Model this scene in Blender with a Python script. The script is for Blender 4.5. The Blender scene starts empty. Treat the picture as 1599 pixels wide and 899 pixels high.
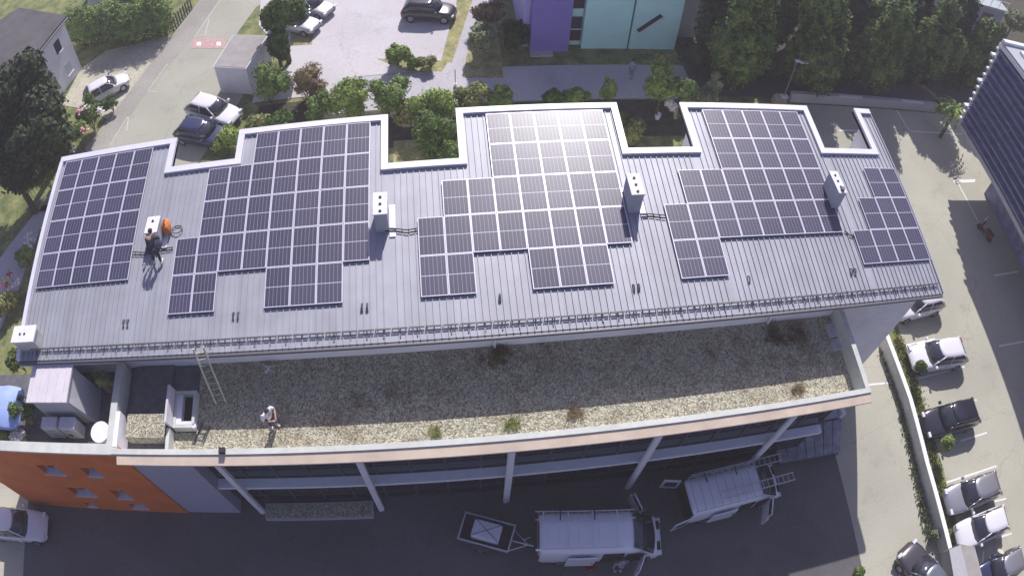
import bpy, bmesh, math, random
from math import sin, cos, tan, pi, radians, atan2, hypot
from mathutils import Vector, Matrix, noise
S = bpy.context.scene
COL = S.collection
# ------------------------------------------------------------------ camera
CPOS = Vector((18.1, -22.65, 31.23)); CANG = [radians(a) for a in (33.62, -9.69, 4.1)]
CF = 1129.0; CK = 0.0993
CM = (Matrix.Rotation(CANG[1], 3, 'Z') @ Matrix.Rotation(CANG[0], 3, 'X') @ Matrix.Rotation(CANG[2], 3, 'Z'))
cd = bpy.data.cameras.new('camera'); cam = bpy.data.objects.new('camera', cd); COL.objects.link(cam)
cam.matrix_world = Matrix.Translation(CPOS) @ CM.to_4x4()
cd.type = 'PANO'; cd.clip_end = 2000; cd.clip_start = .1
cd.sensor_width = 36.0; cd.sensor_fit = 'HORIZONTAL'
fm = CF * 36.0 / 1599.0                      # focal length in mm of the wide drone lens
lens = cd if hasattr(cd, 'panorama_type') else cd.cycles
S.render.engine = 'CYCLES'
lens.panorama_type = 'FISHEYE_LENS_POLYNOMIAL'
lens.fisheye_fov = radians(175)
lens.fisheye_polynomial_k0 = 0.0
lens.fisheye_polynomial_k1 = -1.0 / fm
lens.fisheye_polynomial_k2 = 0.0
lens.fisheye_polynomial_k3 = -CK / fm ** 3
lens.fisheye_polynomial_k4 = 0.0
S.camera = cam
# ------------------------------------------------------------------ light
SUN_EL, SUN_AZ = radians(44), radians(16)     # azimuth from +Y towards +X
w = bpy.data.worlds.new("World"); S.world = w; w.use_nodes = True
nt = w.node_tree; bg = nt.nodes['Background']
sky = nt.nodes.new('ShaderNodeTexSky'); sky.sky_type = 'NISHITA'; sky.sun_disc = False
sky.sun_elevation = SUN_EL; sky.sun_rotation = SUN_AZ; sky.air_density = 1.3; sky.dust_density = 1.5; sky.ozone_density = 2.5
tint = nt.nodes.new('ShaderNodeVectorMath'); tint.operation = 'MULTIPLY'; tint.inputs[1].default_value = (1.20, .99, 1.24)
nt.links.new(sky.outputs[0], tint.inputs[0]); nt.links.new(tint.outputs[0], bg.inputs[0]); bg.inputs[1].default_value = 0.085
sd = bpy.data.lights.new('sun', 'SUN'); sun = bpy.data.objects.new('sun', sd); COL.objects.link(sun)
sd.energy = 5.0; sd.angle = radians(0.5); sd.color = (1.0, 0.955, 0.93)
sdir = Vector((sin(SUN_AZ) * cos(SUN_EL), cos(SUN_AZ) * cos(SUN_EL), sin(SUN_EL)))
sun.rotation_euler = sdir.to_track_quat('Z', 'Y').to_euler(); sun.location = (0, 0, 60)
S.view_settings.view_transform = 'Standard'; S.view_settings.look = 'None'
S.view_settings.exposure = 0.08; S.view_settings.gamma = 1.0
S.cycles.max_bounces = 6; S.cycles.diffuse_bounces = 3; S.cycles.glossy_bounces = 3
try: S.cycles.use_denoising = True
except Exception: pass

# ------------------------------------------------------------------ pixel -> place (calibrated lens)
def ray(x, y):
    X = (x - 799.5) / CF; Y = -(y - 449.5) / CF; r = hypot(X, Y) + 1e-12; th = r * (1 + CK * r * r)
    return CM @ Vector((X / r * sin(th), Y / r * sin(th), -cos(th)))
def G(x, y, z=0.0):
    d = ray(x, y); return CPOS + d * ((z - CPOS.z) / d.z)
def mpp(x, y, z=0.0):      # metres per pixel there
    return (G(x, y, z) - CPOS).length / CF
SL = radians(6.19); H0 = 10.3
RN = Vector((0, -sin(SL), cos(SL)))
def RP(u, v, h=0.0):       # roof coordinates -> world (v runs up the slope)
    return Vector((u, v * cos(SL), H0 + v * sin(SL))) + RN * h
ROT_ROOF = (SL, 0, 0)

# ------------------------------------------------------------------ materials
MATS = {}
def mat(name, col, rough=.7, metal=0.0, var=0.0, vs=3.0, bump=0.0, bs=20.0, col2=None, spec=.5, detail=5.0, coat=0.0, lo=.35, hi=.65, var2=0.0, vs2=.3):
    m = bpy.data.materials.new(name); m.use_nodes = True; n = m.node_tree.nodes; l = m.node_tree.links
    b = n['Principled BSDF']; b.inputs['Roughness'].default_value = rough; b.inputs['Metallic'].default_value = metal
    b.inputs['Specular IOR Level'].default_value = spec
    if coat: b.inputs['Coat Weight'].default_value = coat; b.inputs['Coat Roughness'].default_value = .06
    c = (*col, 1)
    tc = n.new('ShaderNodeTexCoord')
    if var or col2:
        t = n.new('ShaderNodeTexNoise'); t.inputs['Scale'].default_value = vs; t.inputs['Detail'].default_value = detail
        l.new(tc.outputs['Object'], t.inputs['Vector'])
        r = n.new('ShaderNodeValToRGB'); e = r.color_ramp.elements
        e[0].position = lo; e[1].position = hi
        if col2: e[0].color = c; e[1].color = (*col2, 1)
        else:
            e[0].color = (*[max(0, v * (1 - var)) for v in col], 1); e[1].color = (*[min(1, v * (1 + var)) for v in col], 1)
        l.new(t.outputs[0], r.inputs[0]); out = r.outputs[0]
        if var2:
            t2 = n.new('ShaderNodeTexNoise'); t2.inputs['Scale'].default_value = vs2; t2.inputs['Detail'].default_value = 6
            l.new(tc.outputs['Object'], t2.inputs['Vector'])
            mr = n.new('ShaderNodeMapRange'); mr.inputs[1].default_value = .35; mr.inputs[2].default_value = .65
            mr.inputs[3].default_value = 1 - var2; mr.inputs[4].default_value = 1 + var2
            l.new(t2.outputs[0], mr.inputs[0])
            mx = n.new('ShaderNodeVectorMath'); mx.operation = 'SCALE'
            l.new(out, mx.inputs[0]); l.new(mr.outputs[0], mx.inputs[3]); out = mx.outputs[0]
        l.new(out, b.inputs['Base Color'])
    else: b.inputs['Base Color'].default_value = c
    if bump:
        t = n.new('ShaderNodeTexNoise'); t.inputs['Scale'].default_value = bs; t.inputs['Detail'].default_value = 4
        l.new(tc.outputs['Object'], t.inputs['Vector'])
        bp = n.new('ShaderNodeBump'); bp.inputs['Strength'].default_value = bump; bp.inputs['Distance'].default_value = .03
        l.new(t.outputs[0], bp.inputs['Height']); l.new(bp.outputs[0], b.inputs['Normal'])
    MATS[name] = m; return m
mat('asphalt', (.42, .41, .33), .9, var=.06, vs=9, bump=.25, bs=60, var2=.09, vs2=.16)
mat('yard', (.11, .105, .11), .85, var=.08, vs=6, bump=.25, bs=60, var2=.16, vs2=.22)  # asphalt darkened well below the driveway: shade is put into its colour
mat('street', (.38, .38, .31), .9, var=.05, vs=8, bump=.2, bs=50, var2=.08, vs2=.2)
mat('street_edge', (.33, .315, .28), .9, var=.08, vs=5, var2=.1, vs2=.3)
mat('concrete_lot', (.53, .51, .52), .85, var=.04, vs=4, bump=.1, bs=30, var2=.06, vs2=.25)
mat('path_concrete', (.46, .45, .47), .85, var=.05, vs=5, var2=.06, vs2=.3)
mat('sand', (.47, .45, .35), .95, var=.12, vs=3, bump=.3, bs=30, var2=.12, vs2=.5)
mat('soil', (.05, .045, .035), 1, col2=(.09, .085, .05), vs=2, bump=.5, bs=20)
mat('grass', (.10, .14, .045), 1, col2=(.27, .27, .11), vs=.9, bump=.8, bs=40, var2=.2, vs2=4)
mat('dry_grass', (.22, .23, .09), 1, col2=(.42, .38, .19), vs=1.2, bump=.8, bs=40, var2=.2, vs2=5)
mat('white_paint', (.75, .75, .72), .7, var=.08, vs=6)
mat('red_paint', (.50, .33, .30), .8, var=.15, vs=4)
mat('roof_metal', (.345, .355, .395), .5, metal=.2, var=.05, vs=1.2, var2=.05, vs2=.25)
mat('trim_metal', (.72, .71, .78), .45, metal=.1, var=.03, vs=2)
mat('gutter_metal', (.12, .12, .14), .5, metal=.4)
mat('guard_metal', (.16, .16, .18), .5, metal=.5)
mat('wall_white', (.85, .84, .87), .8, var=.04, vs=1.5, var2=.05, vs2=.4)
mat('wall_grey', (.42, .42, .44), .8, var=.04, vs=1.5, var2=.05, vs2=.4)
mat('wall_orange', (.66, .165, .035), .75, var=.05, vs=1.2, var2=.08, vs2=.3)
mat('wall_purplegrey', (.36, .35, .46), .8, var=.04, vs=1.5)
mat('salmon', (.66, .545, .42), .8, var=.05, vs=2.5, var2=.08, vs2=.6)
mat('coping', (.52, .54, .50), .7, var=.06, vs=3, var2=.08, vs2=.7)
mat('steel_paint', (.86, .86, .90), .55, var=.03, vs=3)
mat('glass_dark', (.025, .025, .035), .12, spec=.7)
mat('glass_car', (.025, .03, .045), .06, spec=.9)
mat('dark', (.015, .015, .018), .7)
mat('rubber', (.02, .02, .022), .8)
mat('rim_alloy', (.45, .45, .47), .35, metal=.8)
mat('alu', (.62, .62, .66), .4, metal=.6)
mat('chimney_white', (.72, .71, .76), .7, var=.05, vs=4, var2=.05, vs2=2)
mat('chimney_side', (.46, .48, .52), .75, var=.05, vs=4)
mat('bark', (.09, .07, .05), .95, var=.3, vs=8, bump=.6, bs=20)
mat('lamp_white', (.72, .72, .74), .5)
mat('pole_grey', (.28, .28, .33), .5, metal=.4)
mat('planks', (.25, .25, .31), .7, var=.25, vs=1.3, var2=.2, vs2=3)
mat('terrace_tile', (.12, .12, .13), .85, var=.2, vs=3)
mat('purple_wall', (.20, .16, .52), .75, var=.03, vs=1, var2=.04, vs2=.3)
mat('lilac_wall', (.40, .37, .72), .75, var=.03, vs=1)
mat('teal_wall', (.45, .78, .80), .75, var=.03, vs=1, var2=.04, vs2=.3)
mat('louvre', (.21, .22, .38), .5, metal=.2, var=.22, vs=1.5)
mat('louvre_tip', (.8, .8, .82), .5)
mat('office_frame', (.42, .44, .47), .6, var=.05, vs=1)
mat('roof_membrane', (.42, .47, .48), .85, var=.08, vs=.8)
mat('house_roof', (.09, .085, .09), .85, var=.12, vs=1.2, bump=.4, bs=14, var2=.12, vs2=.4)
mat('house_wall', (.62, .64, .70), .8, var=.04, vs=1.2)
mat('garage_roof', (.33, .315, .30), .9, var=.08, vs=1.5)
mat('blue_cloth', (.30, .40, .72), .7, var=.1, vs=2)
mat('hut_roof', (.60, .565, .60), .6, var=.05, vs=2)
mat('tank_white', (.74, .74, .80), .5, var=.04, vs=3)
mat('trailer_side', (.33, .32, .38), .5, metal=.3)
mat('trailer_floor', (.05, .045, .07), .8, var=.2, vs=4)
mat('shirt_white', (.78, .76, .78), .85); mat('trousers_dark', (.05, .05, .075), .9); mat('hair_dark', (.04, .035, .03), .8)
mat('skin', (.48, .30, .22), .6); mat('shoe_white', (.65, .65, .65), .6); mat('shirt_dark', (.045, .042, .06), .9)
mat('orange_cloth', (.62, .20, .05), .8, var=.15, vs=8); mat('red_plastic', (.45, .03, .03), .5)
mat('shirt_blue', (.25, .3, .5), .85); mat('skirt_grey', (.2, .2, .25), .85)
mat('headlamp', (.7, .72, .75), .12, spec=.9); mat('tail_red', (.4, .02, .02), .2)
mat('scooter_red', (.14, .02, .025), .5)
mat('brick', (.38, .24, .17), .85, var=.2, vs=6)
def leafmat(name, a, b, vs=1.5):
    m = mat(name, a, .75, col2=b, vs=vs, lo=.38, hi=.62, var2=.35, vs2=9, spec=.25)
    p = m.node_tree.nodes['Principled BSDF']
    return m
leafmat('leaf_dark', (.018, .032, .014), (.055, .085, .035))
leafmat('leaf_mid', (.05, .095, .02), (.13, .20, .05))
leafmat('leaf_tall', (.028, .058, .014), (.17, .25, .06), 1.3)
leafmat('leaf_bright', (.12, .19, .035), (.28, .37, .095))
leafmat('leaf_yellow', (.16, .19, .05), (.33, .34, .13))
leafmat('leaf_grey', (.14, .17, .08), (.30, .33, .18))
leafmat('leaf_brown', (.14, .10, .05), (.26, .20, .11))
leafmat('leaf_hedge', (.09, .155, .04), (.23, .32, .09))
mat('faded_paint', (.52, .51, .44), .8, var=.12, vs=6)
mat('petal_pink', (.75, .35, .42), .7); mat('petal_white', (.75, .72, .72), .7, var=.05); mat('petal_red', (.5, .03, .04), .7); mat('petal_yellow', (.7, .6, .1), .7)

def metal_streaks():
    m = MATS['roof_metal']; n = m.node_tree.nodes; l = m.node_tree.links; b = n['Principled BSDF']; src = b.inputs['Base Color'].links[0].from_socket
    tc = n.new('ShaderNodeTexCoord'); mp = n.new('ShaderNodeMapping'); mp.inputs['Scale'].default_value = (2.2, .10, .10); l.new(tc.outputs['Object'], mp.inputs[0])
    t = n.new('ShaderNodeTexNoise'); t.inputs['Scale'].default_value = 1.6; t.inputs['Detail'].default_value = 7; l.new(mp.outputs[0], t.inputs['Vector'])
    s_ = n.new('ShaderNodeSeparateXYZ'); l.new(tc.outputs['Object'], s_.inputs[0]); d = n.new('ShaderNodeMath'); d.operation = 'DIVIDE'; d.inputs[1].default_value = .507; l.new(s_.outputs[0], d.inputs[0])
    f = n.new('ShaderNodeMath'); f.operation = 'FLOOR'; l.new(d.outputs[0], f.inputs[0]); wn = n.new('ShaderNodeTexWhiteNoise'); wn.noise_dimensions = '1D'; l.new(f.outputs[0], wn.inputs['W'])
    a = n.new('ShaderNodeMapRange'); a.inputs[1].default_value = .3; a.inputs[2].default_value = .7; a.inputs[3].default_value = .94; a.inputs[4].default_value = 1.05; l.new(t.outputs[0], a.inputs[0])
    c = n.new('ShaderNodeMapRange'); c.inputs[3].default_value = .95; c.inputs[4].default_value = 1.05; l.new(wn.outputs[0], c.inputs[0])
    q = n.new('ShaderNodeMath'); q.operation = 'MULTIPLY'; l.new(a.outputs[0], q.inputs[0]); l.new(c.outputs[0], q.inputs[1])
    v = n.new('ShaderNodeVectorMath'); v.operation = 'SCALE'; l.new(src, v.inputs[0]); l.new(q.outputs[0], v.inputs[3]); l.new(v.outputs[0], b.inputs['Base Color'])
metal_streaks()
def worn(name, stain=.82, crack=.8):
    m = MATS[name]; n = m.node_tree.nodes; l = m.node_tree.links; b = n['Principled BSDF']; src = b.inputs['Base Color'].links[0].from_socket
    tc = n.new('ShaderNodeTexCoord'); nz = n.new('ShaderNodeTexNoise'); nz.inputs['Scale'].default_value = .45; nz.inputs['Detail'].default_value = 9; nz.inputs['Roughness'].default_value = .7; l.new(tc.outputs['Object'], nz.inputs['Vector'])
    a = n.new('ShaderNodeMapRange'); a.inputs[1].default_value = .56; a.inputs[2].default_value = .70; a.inputs[3].default_value = 1; a.inputs[4].default_value = stain; l.new(nz.outputs[0], a.inputs[0])
    w2 = n.new('ShaderNodeTexNoise'); w2.inputs['Scale'].default_value = 1.1; w2.inputs['Detail'].default_value = 6; l.new(tc.outputs['Object'], w2.inputs['Vector'])
    ad = n.new('ShaderNodeVectorMath'); ad.operation = 'ADD'; l.new(tc.outputs['Object'], ad.inputs[0]); l.new(w2.outputs['Color'], ad.inputs[1])
    vo = n.new('ShaderNodeTexVoronoi'); vo.feature = 'DISTANCE_TO_EDGE'; vo.inputs['Scale'].default_value = .17; l.new(ad.outputs[0], vo.inputs['Vector'])
    k = n.new('ShaderNodeMapRange'); k.inputs[1].default_value = 0; k.inputs[2].default_value = .006; k.inputs[3].default_value = crack; k.inputs[4].default_value = 1; l.new(vo.outputs['Distance'], k.inputs[0])
    q = n.new('ShaderNodeMath'); q.operation = 'MULTIPLY'; l.new(a.outputs[0], q.inputs[0]); l.new(k.outputs[0], q.inputs[1])
    v = n.new('ShaderNodeVectorMath'); v.operation = 'SCALE'; l.new(src, v.inputs[0]); l.new(q.outputs[0], v.inputs[3]); l.new(v.outputs[0], b.inputs['Base Color'])
for nm_ in ('asphalt', 'yard', 'street', 'path_concrete', 'concrete_lot'): worn(nm_)
# gravel of the green roof
def gravel():
    m = bpy.data.materials.new('gravel'); m.use_nodes = True; n = m.node_tree.nodes; l = m.node_tree.links; b = n['Principled BSDF']
    b.inputs['Roughness'].default_value = .95
    tc = n.new('ShaderNodeTexCoord')
    v = n.new('ShaderNodeTexVoronoi'); v.inputs['Scale'].default_value = 17; l.new(tc.outputs['Object'], v.inputs['Vector'])
    r = n.new('ShaderNodeValToRGB'); e = r.color_ramp.elements
    e[0].position = 0; e[0].color = (.10, .092, .08, 1); e[1].position = 1; e[1].color = (.57, .55, .44, 1)
    x = e.new(.5); x.color = (.32, .305, .25, 1)
    l.new(v.outputs['Color'], r.inputs[0])
    t = n.new('ShaderNodeTexNoise'); t.inputs['Scale'].default_value = .8; t.inputs['Detail'].default_value = 8; t.inputs['Roughness'].default_value = .65; l.new(tc.outputs['Object'], t.inputs['Vector'])
    r2 = n.new('ShaderNodeValToRGB'); f = r2.color_ramp.elements
    f[0].position = .30; f[0].color = (.62, .50, .38, 1); f[1].position = .50; f[1].color = (1.12, 1.12, 1.02, 1)
    l.new(t.outputs[0], r2.inputs[0])
    mx = n.new('ShaderNodeVectorMath'); mx.operation = 'MULTIPLY'; l.new(r.outputs[0], mx.inputs[0]); l.new(r2.outputs[0], mx.inputs[1])
    l.new(mx.outputs[0], b.inputs['Base Color'])
    bp = n.new('ShaderNodeBump'); bp.inputs['Strength'].default_value = .9; bp.inputs['Distance'].default_value = .04
    l.new(v.outputs['Distance'], bp.inputs['Height']); l.new(bp.outputs[0], b.inputs['Normal'])
    MATS['gravel'] = m
gravel()
# photovoltaic glass: cells with pale gaps, computed from the panel's own coordinates
PW, PH = 1.02, 1.70; GW, GH = .985, 1.665
def pvmat():
    m = bpy.data.materials.new('pv_glass'); m.use_nodes = True; n = m.node_tree.nodes; l = m.node_tree.links; b = n['Principled BSDF']
    b.inputs['Roughness'].default_value = .36; b.inputs['Specular IOR Level'].default_value = .6
    tc = n.new('ShaderNodeTexCoord'); s = n.new('ShaderNodeSeparateXYZ'); l.new(tc.outputs['Object'], s.inputs[0])
    def M(op, a, bb=None, c3=None):
        q = n.new('ShaderNodeMath'); q.operation = op
        for i, v in enumerate((a, bb, c3)):
            if v is None: continue
            if isinstance(v, (int, float)): q.inputs[i].default_value = v
            else: l.new(v, q.inputs[i])
        return q.outputs[0]
    def grid(sock, size, gap):     # 1 on a line
        f = M('FRACT', M('ADD', M('DIVIDE', sock, size), 100.0)); d = M('ABSOLUTE', M('SUBTRACT', f, .5))
        return M('GREATER_THAN', d, .5 - gap / size / 2)
    gx = grid(s.outputs[0], (GW - .05) / 6, .011)
    bus = grid(s.outputs[0], (GW - .05) / 30, .0022)
    gy = grid(s.outputs[1], (GH - .06) / 20, .007)
    mid = M('LESS_THAN', M('ABSOLUTE', s.outputs[1]), .013)
    nz = n.new('ShaderNodeTexNoise'); nz.inputs['Scale'].default_value = .6; l.new(tc.outputs['Object'], nz.inputs['Vector'])
    oi = n.new('ShaderNodeObjectInfo')
    cr = n.new('ShaderNodeValToRGB'); e = cr.color_ramp.elements
    e[0].color = (.020, .020, .052, 1); e[1].color = (.040, .036, .078, 1); l.new(oi.outputs['Random'], cr.inputs[0])
    def mixc(fac, a, bb):
        q = n.new('ShaderNodeMix'); q.data_type = 'RGBA'; l.new(fac, q.inputs[0])
        if isinstance(a, tuple): q.inputs[6].default_value = a
        else: l.new(a, q.inputs[6])
        q.inputs[7].default_value = bb
        return q.outputs[2]
    c1 = mixc(bus, cr.outputs[0], (.10, .10, .15, 1))
    c2 = mixc(gy, c1, (.17, .17, .23, 1))
    c3 = mixc(gx, c2, (.36, .36, .46, 1))
    c4 = mixc(mid, c3, (.60, .60, .70, 1))
    l.new(c4, b.inputs['Base Color']); MATS['pv_glass'] = m
pvmat()
mat('pv_frame', (.74, .73, .82), .35, metal=.25)
mat('car_white', (.74, .73, .76), .3, coat=.6); mat('car_silver', (.42, .42, .44), .3, metal=.6, coat=.6)
mat('car_black', (.018, .018, .03), .22, coat=.8); mat('car_navy', (.03, .04, .10), .25, metal=.3, coat=.8)
mat('car_maroon', (.05, .042, .05), .25, coat=.8); mat('car_grey', (.22, .24, .28), .3, metal=.5, coat=.7); mat('van_white', (.86, .86, .93), .35, coat=.5)
mat('plastic_grey', (.08, .08, .09), .6)

# ------------------------------------------------------------------ mesh building
class MB:
    def __init__(s): s.v = []; s.f = []; s.m = []; s.mi = 0
    def add(s, vs, fs):
        o = len(s.v); s.v += [tuple(p) for p in vs]
        for f in fs: s.f.append([i + o for i in f]); s.m.append(s.mi)
        return s
    def box(s, a, b, M=None):
        x0, y0, z0 = a; x1, y1, z1 = b
        v = [Vector(p) for p in ((x0, y0, z0), (x1, y0, z0), (x1, y1, z0), (x0, y1, z0), (x0, y0, z1), (x1, y0, z1), (x1, y1, z1), (x0, y1, z1))]
        if M: v = [M @ p for p in v]
        return s.add(v, [(0, 3, 2, 1), (4, 5, 6, 7), (0, 1, 5, 4), (1, 2, 6, 5), (2, 3, 7, 6), (3, 0, 4, 7)])
    def bbox(s, a, b, r=.03, M=None):     # bevelled box
        bm = bmesh.new(); bmesh.ops.create_cube(bm, size=1)
        sz = [b[i] - a[i] for i in range(3)]; ce = [(a[i] + b[i]) / 2 for i in range(3)]
        for v in bm.verts: v.co = Vector([v.co[i] * sz[i] + ce[i] for i in range(3)])
        bmesh.ops.bevel(bm, geom=list(bm.edges), offset=r, segments=2, affect='EDGES', profile=.6)
        return s.addbm(bm, M)
    def addbm(s, bm, M=None):
        bm.verts.index_update()
        vs = [(M @ v.co if M else v.co.copy()) for v in bm.verts]
        s.add(vs, [[v.index for v in f.verts] for f in bm.faces]); bm.free(); return s
    def cyl(s, p, q, r, n=10, r2=None, caps=True):
        p, q = Vector(p), Vector(q); d = (q - p).normalized(); a = d.orthogonal().normalized(); b = d.cross(a); r2 = r if r2 is None else r2
        vs = []
        for c, rr in ((p, r), (q, r2)):
            for i in range(n): t = 2 * pi * i / n; vs.append(c + a * cos(t) * rr + b * sin(t) * rr)
        fs = [(i, (i + 1) % n, n + (i + 1) % n, n + i) for i in range(n)]
        if caps: fs += [tuple(range(n - 1, -1, -1)), tuple(range(n, 2 * n))]
        return s.add(vs, fs)
    def tube(s, pts, r, n=6):
        for a, b in zip(pts[:-1], pts[1:]): s.cyl(a, b, r, n)
        return s
    def prism(s, pts, z0, z1):
        n = len(pts); vs = [(p[0], p[1], z0) for p in pts] + [(p[0], p[1], z1) for p in pts]
        a = sum(pts[i][0] * pts[(i + 1) % n][1] - pts[(i + 1) % n][0] * pts[i][1] for i in range(n))
        fs = [(i, (i + 1) % n, n + (i + 1) % n, n + i) for i in range(n)] + [tuple(range(n - 1, -1, -1)), tuple(range(n, 2 * n))]
        if a < 0: fs = [tuple(reversed(f)) for f in fs]
        return s.add(vs, fs)
    def sheet(s, pts, z):
        n = len(pts); a = sum(pts[i][0] * pts[(i + 1) % n][1] - pts[(i + 1) % n][0] * pts[i][1] for i in range(n))
        f = tuple(range(n)); return s.add([(p[0], p[1], z) for p in pts], [f if a > 0 else tuple(reversed(f))])
    def loft(s, rings, cap=True, closed=True):
        n = len(rings[0]); o = []
        vs = [p for r in rings for p in r]; fs = []
        for k in range(len(rings) - 1):
            for i in range(n if closed else n - 1):
                j = (i + 1) % n; fs.append((k * n + i, k * n + j, (k + 1) * n + j, (k + 1) * n + i))
        if cap: fs += [tuple(range(n - 1, -1, -1)), tuple((len(rings) - 1) * n + i for i in range(n))]
        return s.add(vs, fs)
    def build(s, name, m, parent=None, world=True, smooth=False, sub=0, bev=0, fix=False):
        me = bpy.data.meshes.new(name); me.from_pydata(s.v, [], s.f)
        for x in (m if isinstance(m, (list, tuple)) else [m]): me.materials.append(MATS[x])
        me.polygons.foreach_set('material_index', s.m)
        if smooth: me.polygons.foreach_set('use_smooth', [True] * len(me.polygons))
        if fix:
            bm = bmesh.new(); bm.from_mesh(me); bmesh.ops.recalc_face_normals(bm, faces=bm.faces); bm.to_mesh(me); bm.free()
        me.update()
        o = bpy.data.objects.new(name, me); COL.objects.link(o)
        if parent is not None:
            o.parent = parent
            if world: o.location = -parent.location
        if bev:
            q = o.modifiers.new('bevel', 'BEVEL'); q.width = bev; q.segments = 2; q.limit_method = 'ANGLE'
        if sub:
            q = o.modifiers.new('sub', 'SUBSURF'); q.levels = sub; q.render_levels = sub
        return o
def tag(o, label=None, cat=None, group=None, kind=None):
    if label: o['label'] = label
    if cat: o['category'] = cat
    if group: o['group'] = group
    if kind: o['kind'] = kind
    return o
def thing(name, label, cat, loc=(0, 0, 0), rz=0.0, group=None):
    o = bpy.data.objects.new(name, None); COL.objects.link(o); o.empty_display_size = .3
    o.location = loc; o.rotation_euler = (0, 0, rz); return tag(o, label, cat, group)
def copy_tree(o, parent=None):
    c = o.copy(); COL.objects.link(c); c.parent = parent
    if 'label' in c and parent is None: pass
    for ch in list(o.children): copy_tree(ch, c)
    return c
def xy(pts, z=0.0): return [(G(x, y, z).x, G(x, y, z).y) for x, y in pts]
def struct(name, pts, z, m):
    o = MB().sheet(pts, z).build(name, m); return tag(o, kind='structure')

# ------------------------------------------------------------------ ground and paving
tag(MB().sheet([(-250, -250), (250, -250), (250, 250), (-250, 250)], -.06).build('ground', 'soil'), kind='structure')
struct('lawn', [(-60, -12.9), (60, -12.9), (60, 60), (-60, 60)], -.03, 'grass')
struct('yard', [(-5.4, -60), (36.9, -60), (36.9, -12.6), (-5.4, -12.6)], 0.0, 'yard')  # dark tone stands in for building shade; east edge follows the shadow edge
struct('driveway', [(36.9, -60), (42.2, -60), (42.2, 12.0), (36.9, 12.0)], 0.0, 'asphalt')
struct('west_drive', [(-30, -60), (-5.4, -60), (-5.4, -12.6), (-30, -12.6)], 0.0, 'asphalt')
struct('car_park', [(43.4, -60), (90, -60), (90, 12.0), (43.4, 12.0)], 0.0, 'asphalt')
struct('forecourt', [(42.2, -6.4), (43.4, -6.4), (43.4, 12.0), (42.2, 12.0)], 0.0, 'asphalt')
struct('verge', [(42.3, -22.0), (43.75, -22.0), (43.95, -6.6), (42.9, -6.6)], .004, 'grass')
struct('street', xy([(60, 330), (130, 237), (202, 144), (269, 55), (312, 0), (352, -60), (520, -60), (400, 12), (385, 32), (335, 105), (380, 150), (300, 270), (200, 330)]), 0.0, 'street')
struct('street_edge', xy([(60, 322), (130, 237), (202, 144), (269, 55), (312, 0), (352, -60), (376, -60), (344, 0), (304, 58), (231, 142), (171, 228), (120, 310)]), .008, 'street_edge')
struct('house_forecourt', xy([(126, 108), (165, 80), (268, 55), (202, 146), (172, 188), (130, 170), (96, 165)]), .004, 'sand')
struct('parking_court', [(5.6, 14.3), (11.9, 14.3), (11.9, 15.9), (19, 15.9), (21.7, 26), (21.7, 40), (2.5, 40), (4.5, 24), (8.0, 18.2), (5.6, 16)], .004, 'concrete_lot')
struct('path', [(11.5, 12.2), (36, 12.2), (36, 15.9), (20.6, 15.9), (23.3, 25), (24, 40), (21.4, 40), (21.1, 25), (18.6, 16.6), (18.2, 15.85), (11.5, 15.85)], .008, 'path_concrete')
struct('shaded_road', [(36, 12.6), (72, 12.6), (72, 17.0), (36, 16.5)], .008, 'yard')  # darkened yard asphalt again, tree shade put into the road colour
struct('planting_bed', [(6.2, 8.6), (36, 8.6), (36, 12.1), (11.6, 12.1), (11.4, 13.9), (6.2, 13.9)], -.02, 'soil')
struct('tree_bed', [(36, 16.55), (80, 17.05), (80, 60), (36, 60)], -.02, 'soil')
struct('grass_strip', xy([(688, 98), (706, 98), (748, -30), (722, -30)]), .012, 'dry_grass')
struct('grass_plot', xy([(722, 122), (786, 122), (780, 60), (735, 60)]), .014, 'dry_grass')
struct('notch_lawn', [(15.5, 1), (19.5, 1), (19.5, 9.2), (15.5, 9.2)], -.012, 'dry_grass')
# painted marks
def pline(a, b, wd=.12, z=.006, g='white parking bay lines', lab=None, m='white_paint', px=True):
    A, B = (G(*a, 0), G(*b, 0)) if px else (Vector((*a, 0)), Vector((*b, 0)))
    d = (B - A).normalized(); nrm = Vector((-d.y, d.x, 0)) * wd / 2
    o = MB().sheet([(A + nrm)[:2], (B + nrm)[:2], (B - nrm)[:2], (A - nrm)[:2]], z).build('painted_line', m)
    return tag(o, kind='structure')
for a, b in [((1410, 540), (1460, 529)), ((1428, 592), (1506, 572)), ((1444, 645), (1525, 624)), ((1477, 753), (1556, 727)), ((1516, 791), (1571, 778)),
             ((1500, 688), (1541, 675)), ((1555, 840), (1580, 832)), ((1400, 172), (1420, 205)), ((1420, 205), (1503, 210)), ((1310, 204), (1345, 204)),
             ((1497, 288), (1530, 352)), ((1530, 354), (1536, 354)), ((1553, 430), (1590, 424)), ((1340, 602), (1392, 597)), ((1400, 868), (1406, 905)), ((1460, 478), (1470, 478)),
             ((1560, 540), (1599, 533)), ((1533, 888), (1536, 860))]:
    pline(a, b)
for a, b in [((171, 228), (201, 180)), ((201, 180), (198, 205)), ((231, 142), (246, 145)), ((231, 142), (262, 100)), ((304, 58), (344, 0)), ((304, 58), (320, 56)), ((320, 56), (327, 30))]:
    pline(a, b, .1, .014, m='faded_paint')
struct('crossing_mark', xy([(303, 60), (352, 60), (352, 76), (298, 76)]), .014, 'red_paint')
for x in (311, 342): struct('crossing_symbol', xy([(x - 4, 66), (x + 3, 66), (x + 3, 72), (x - 4, 72)]), .02, 'white_paint')
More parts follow.
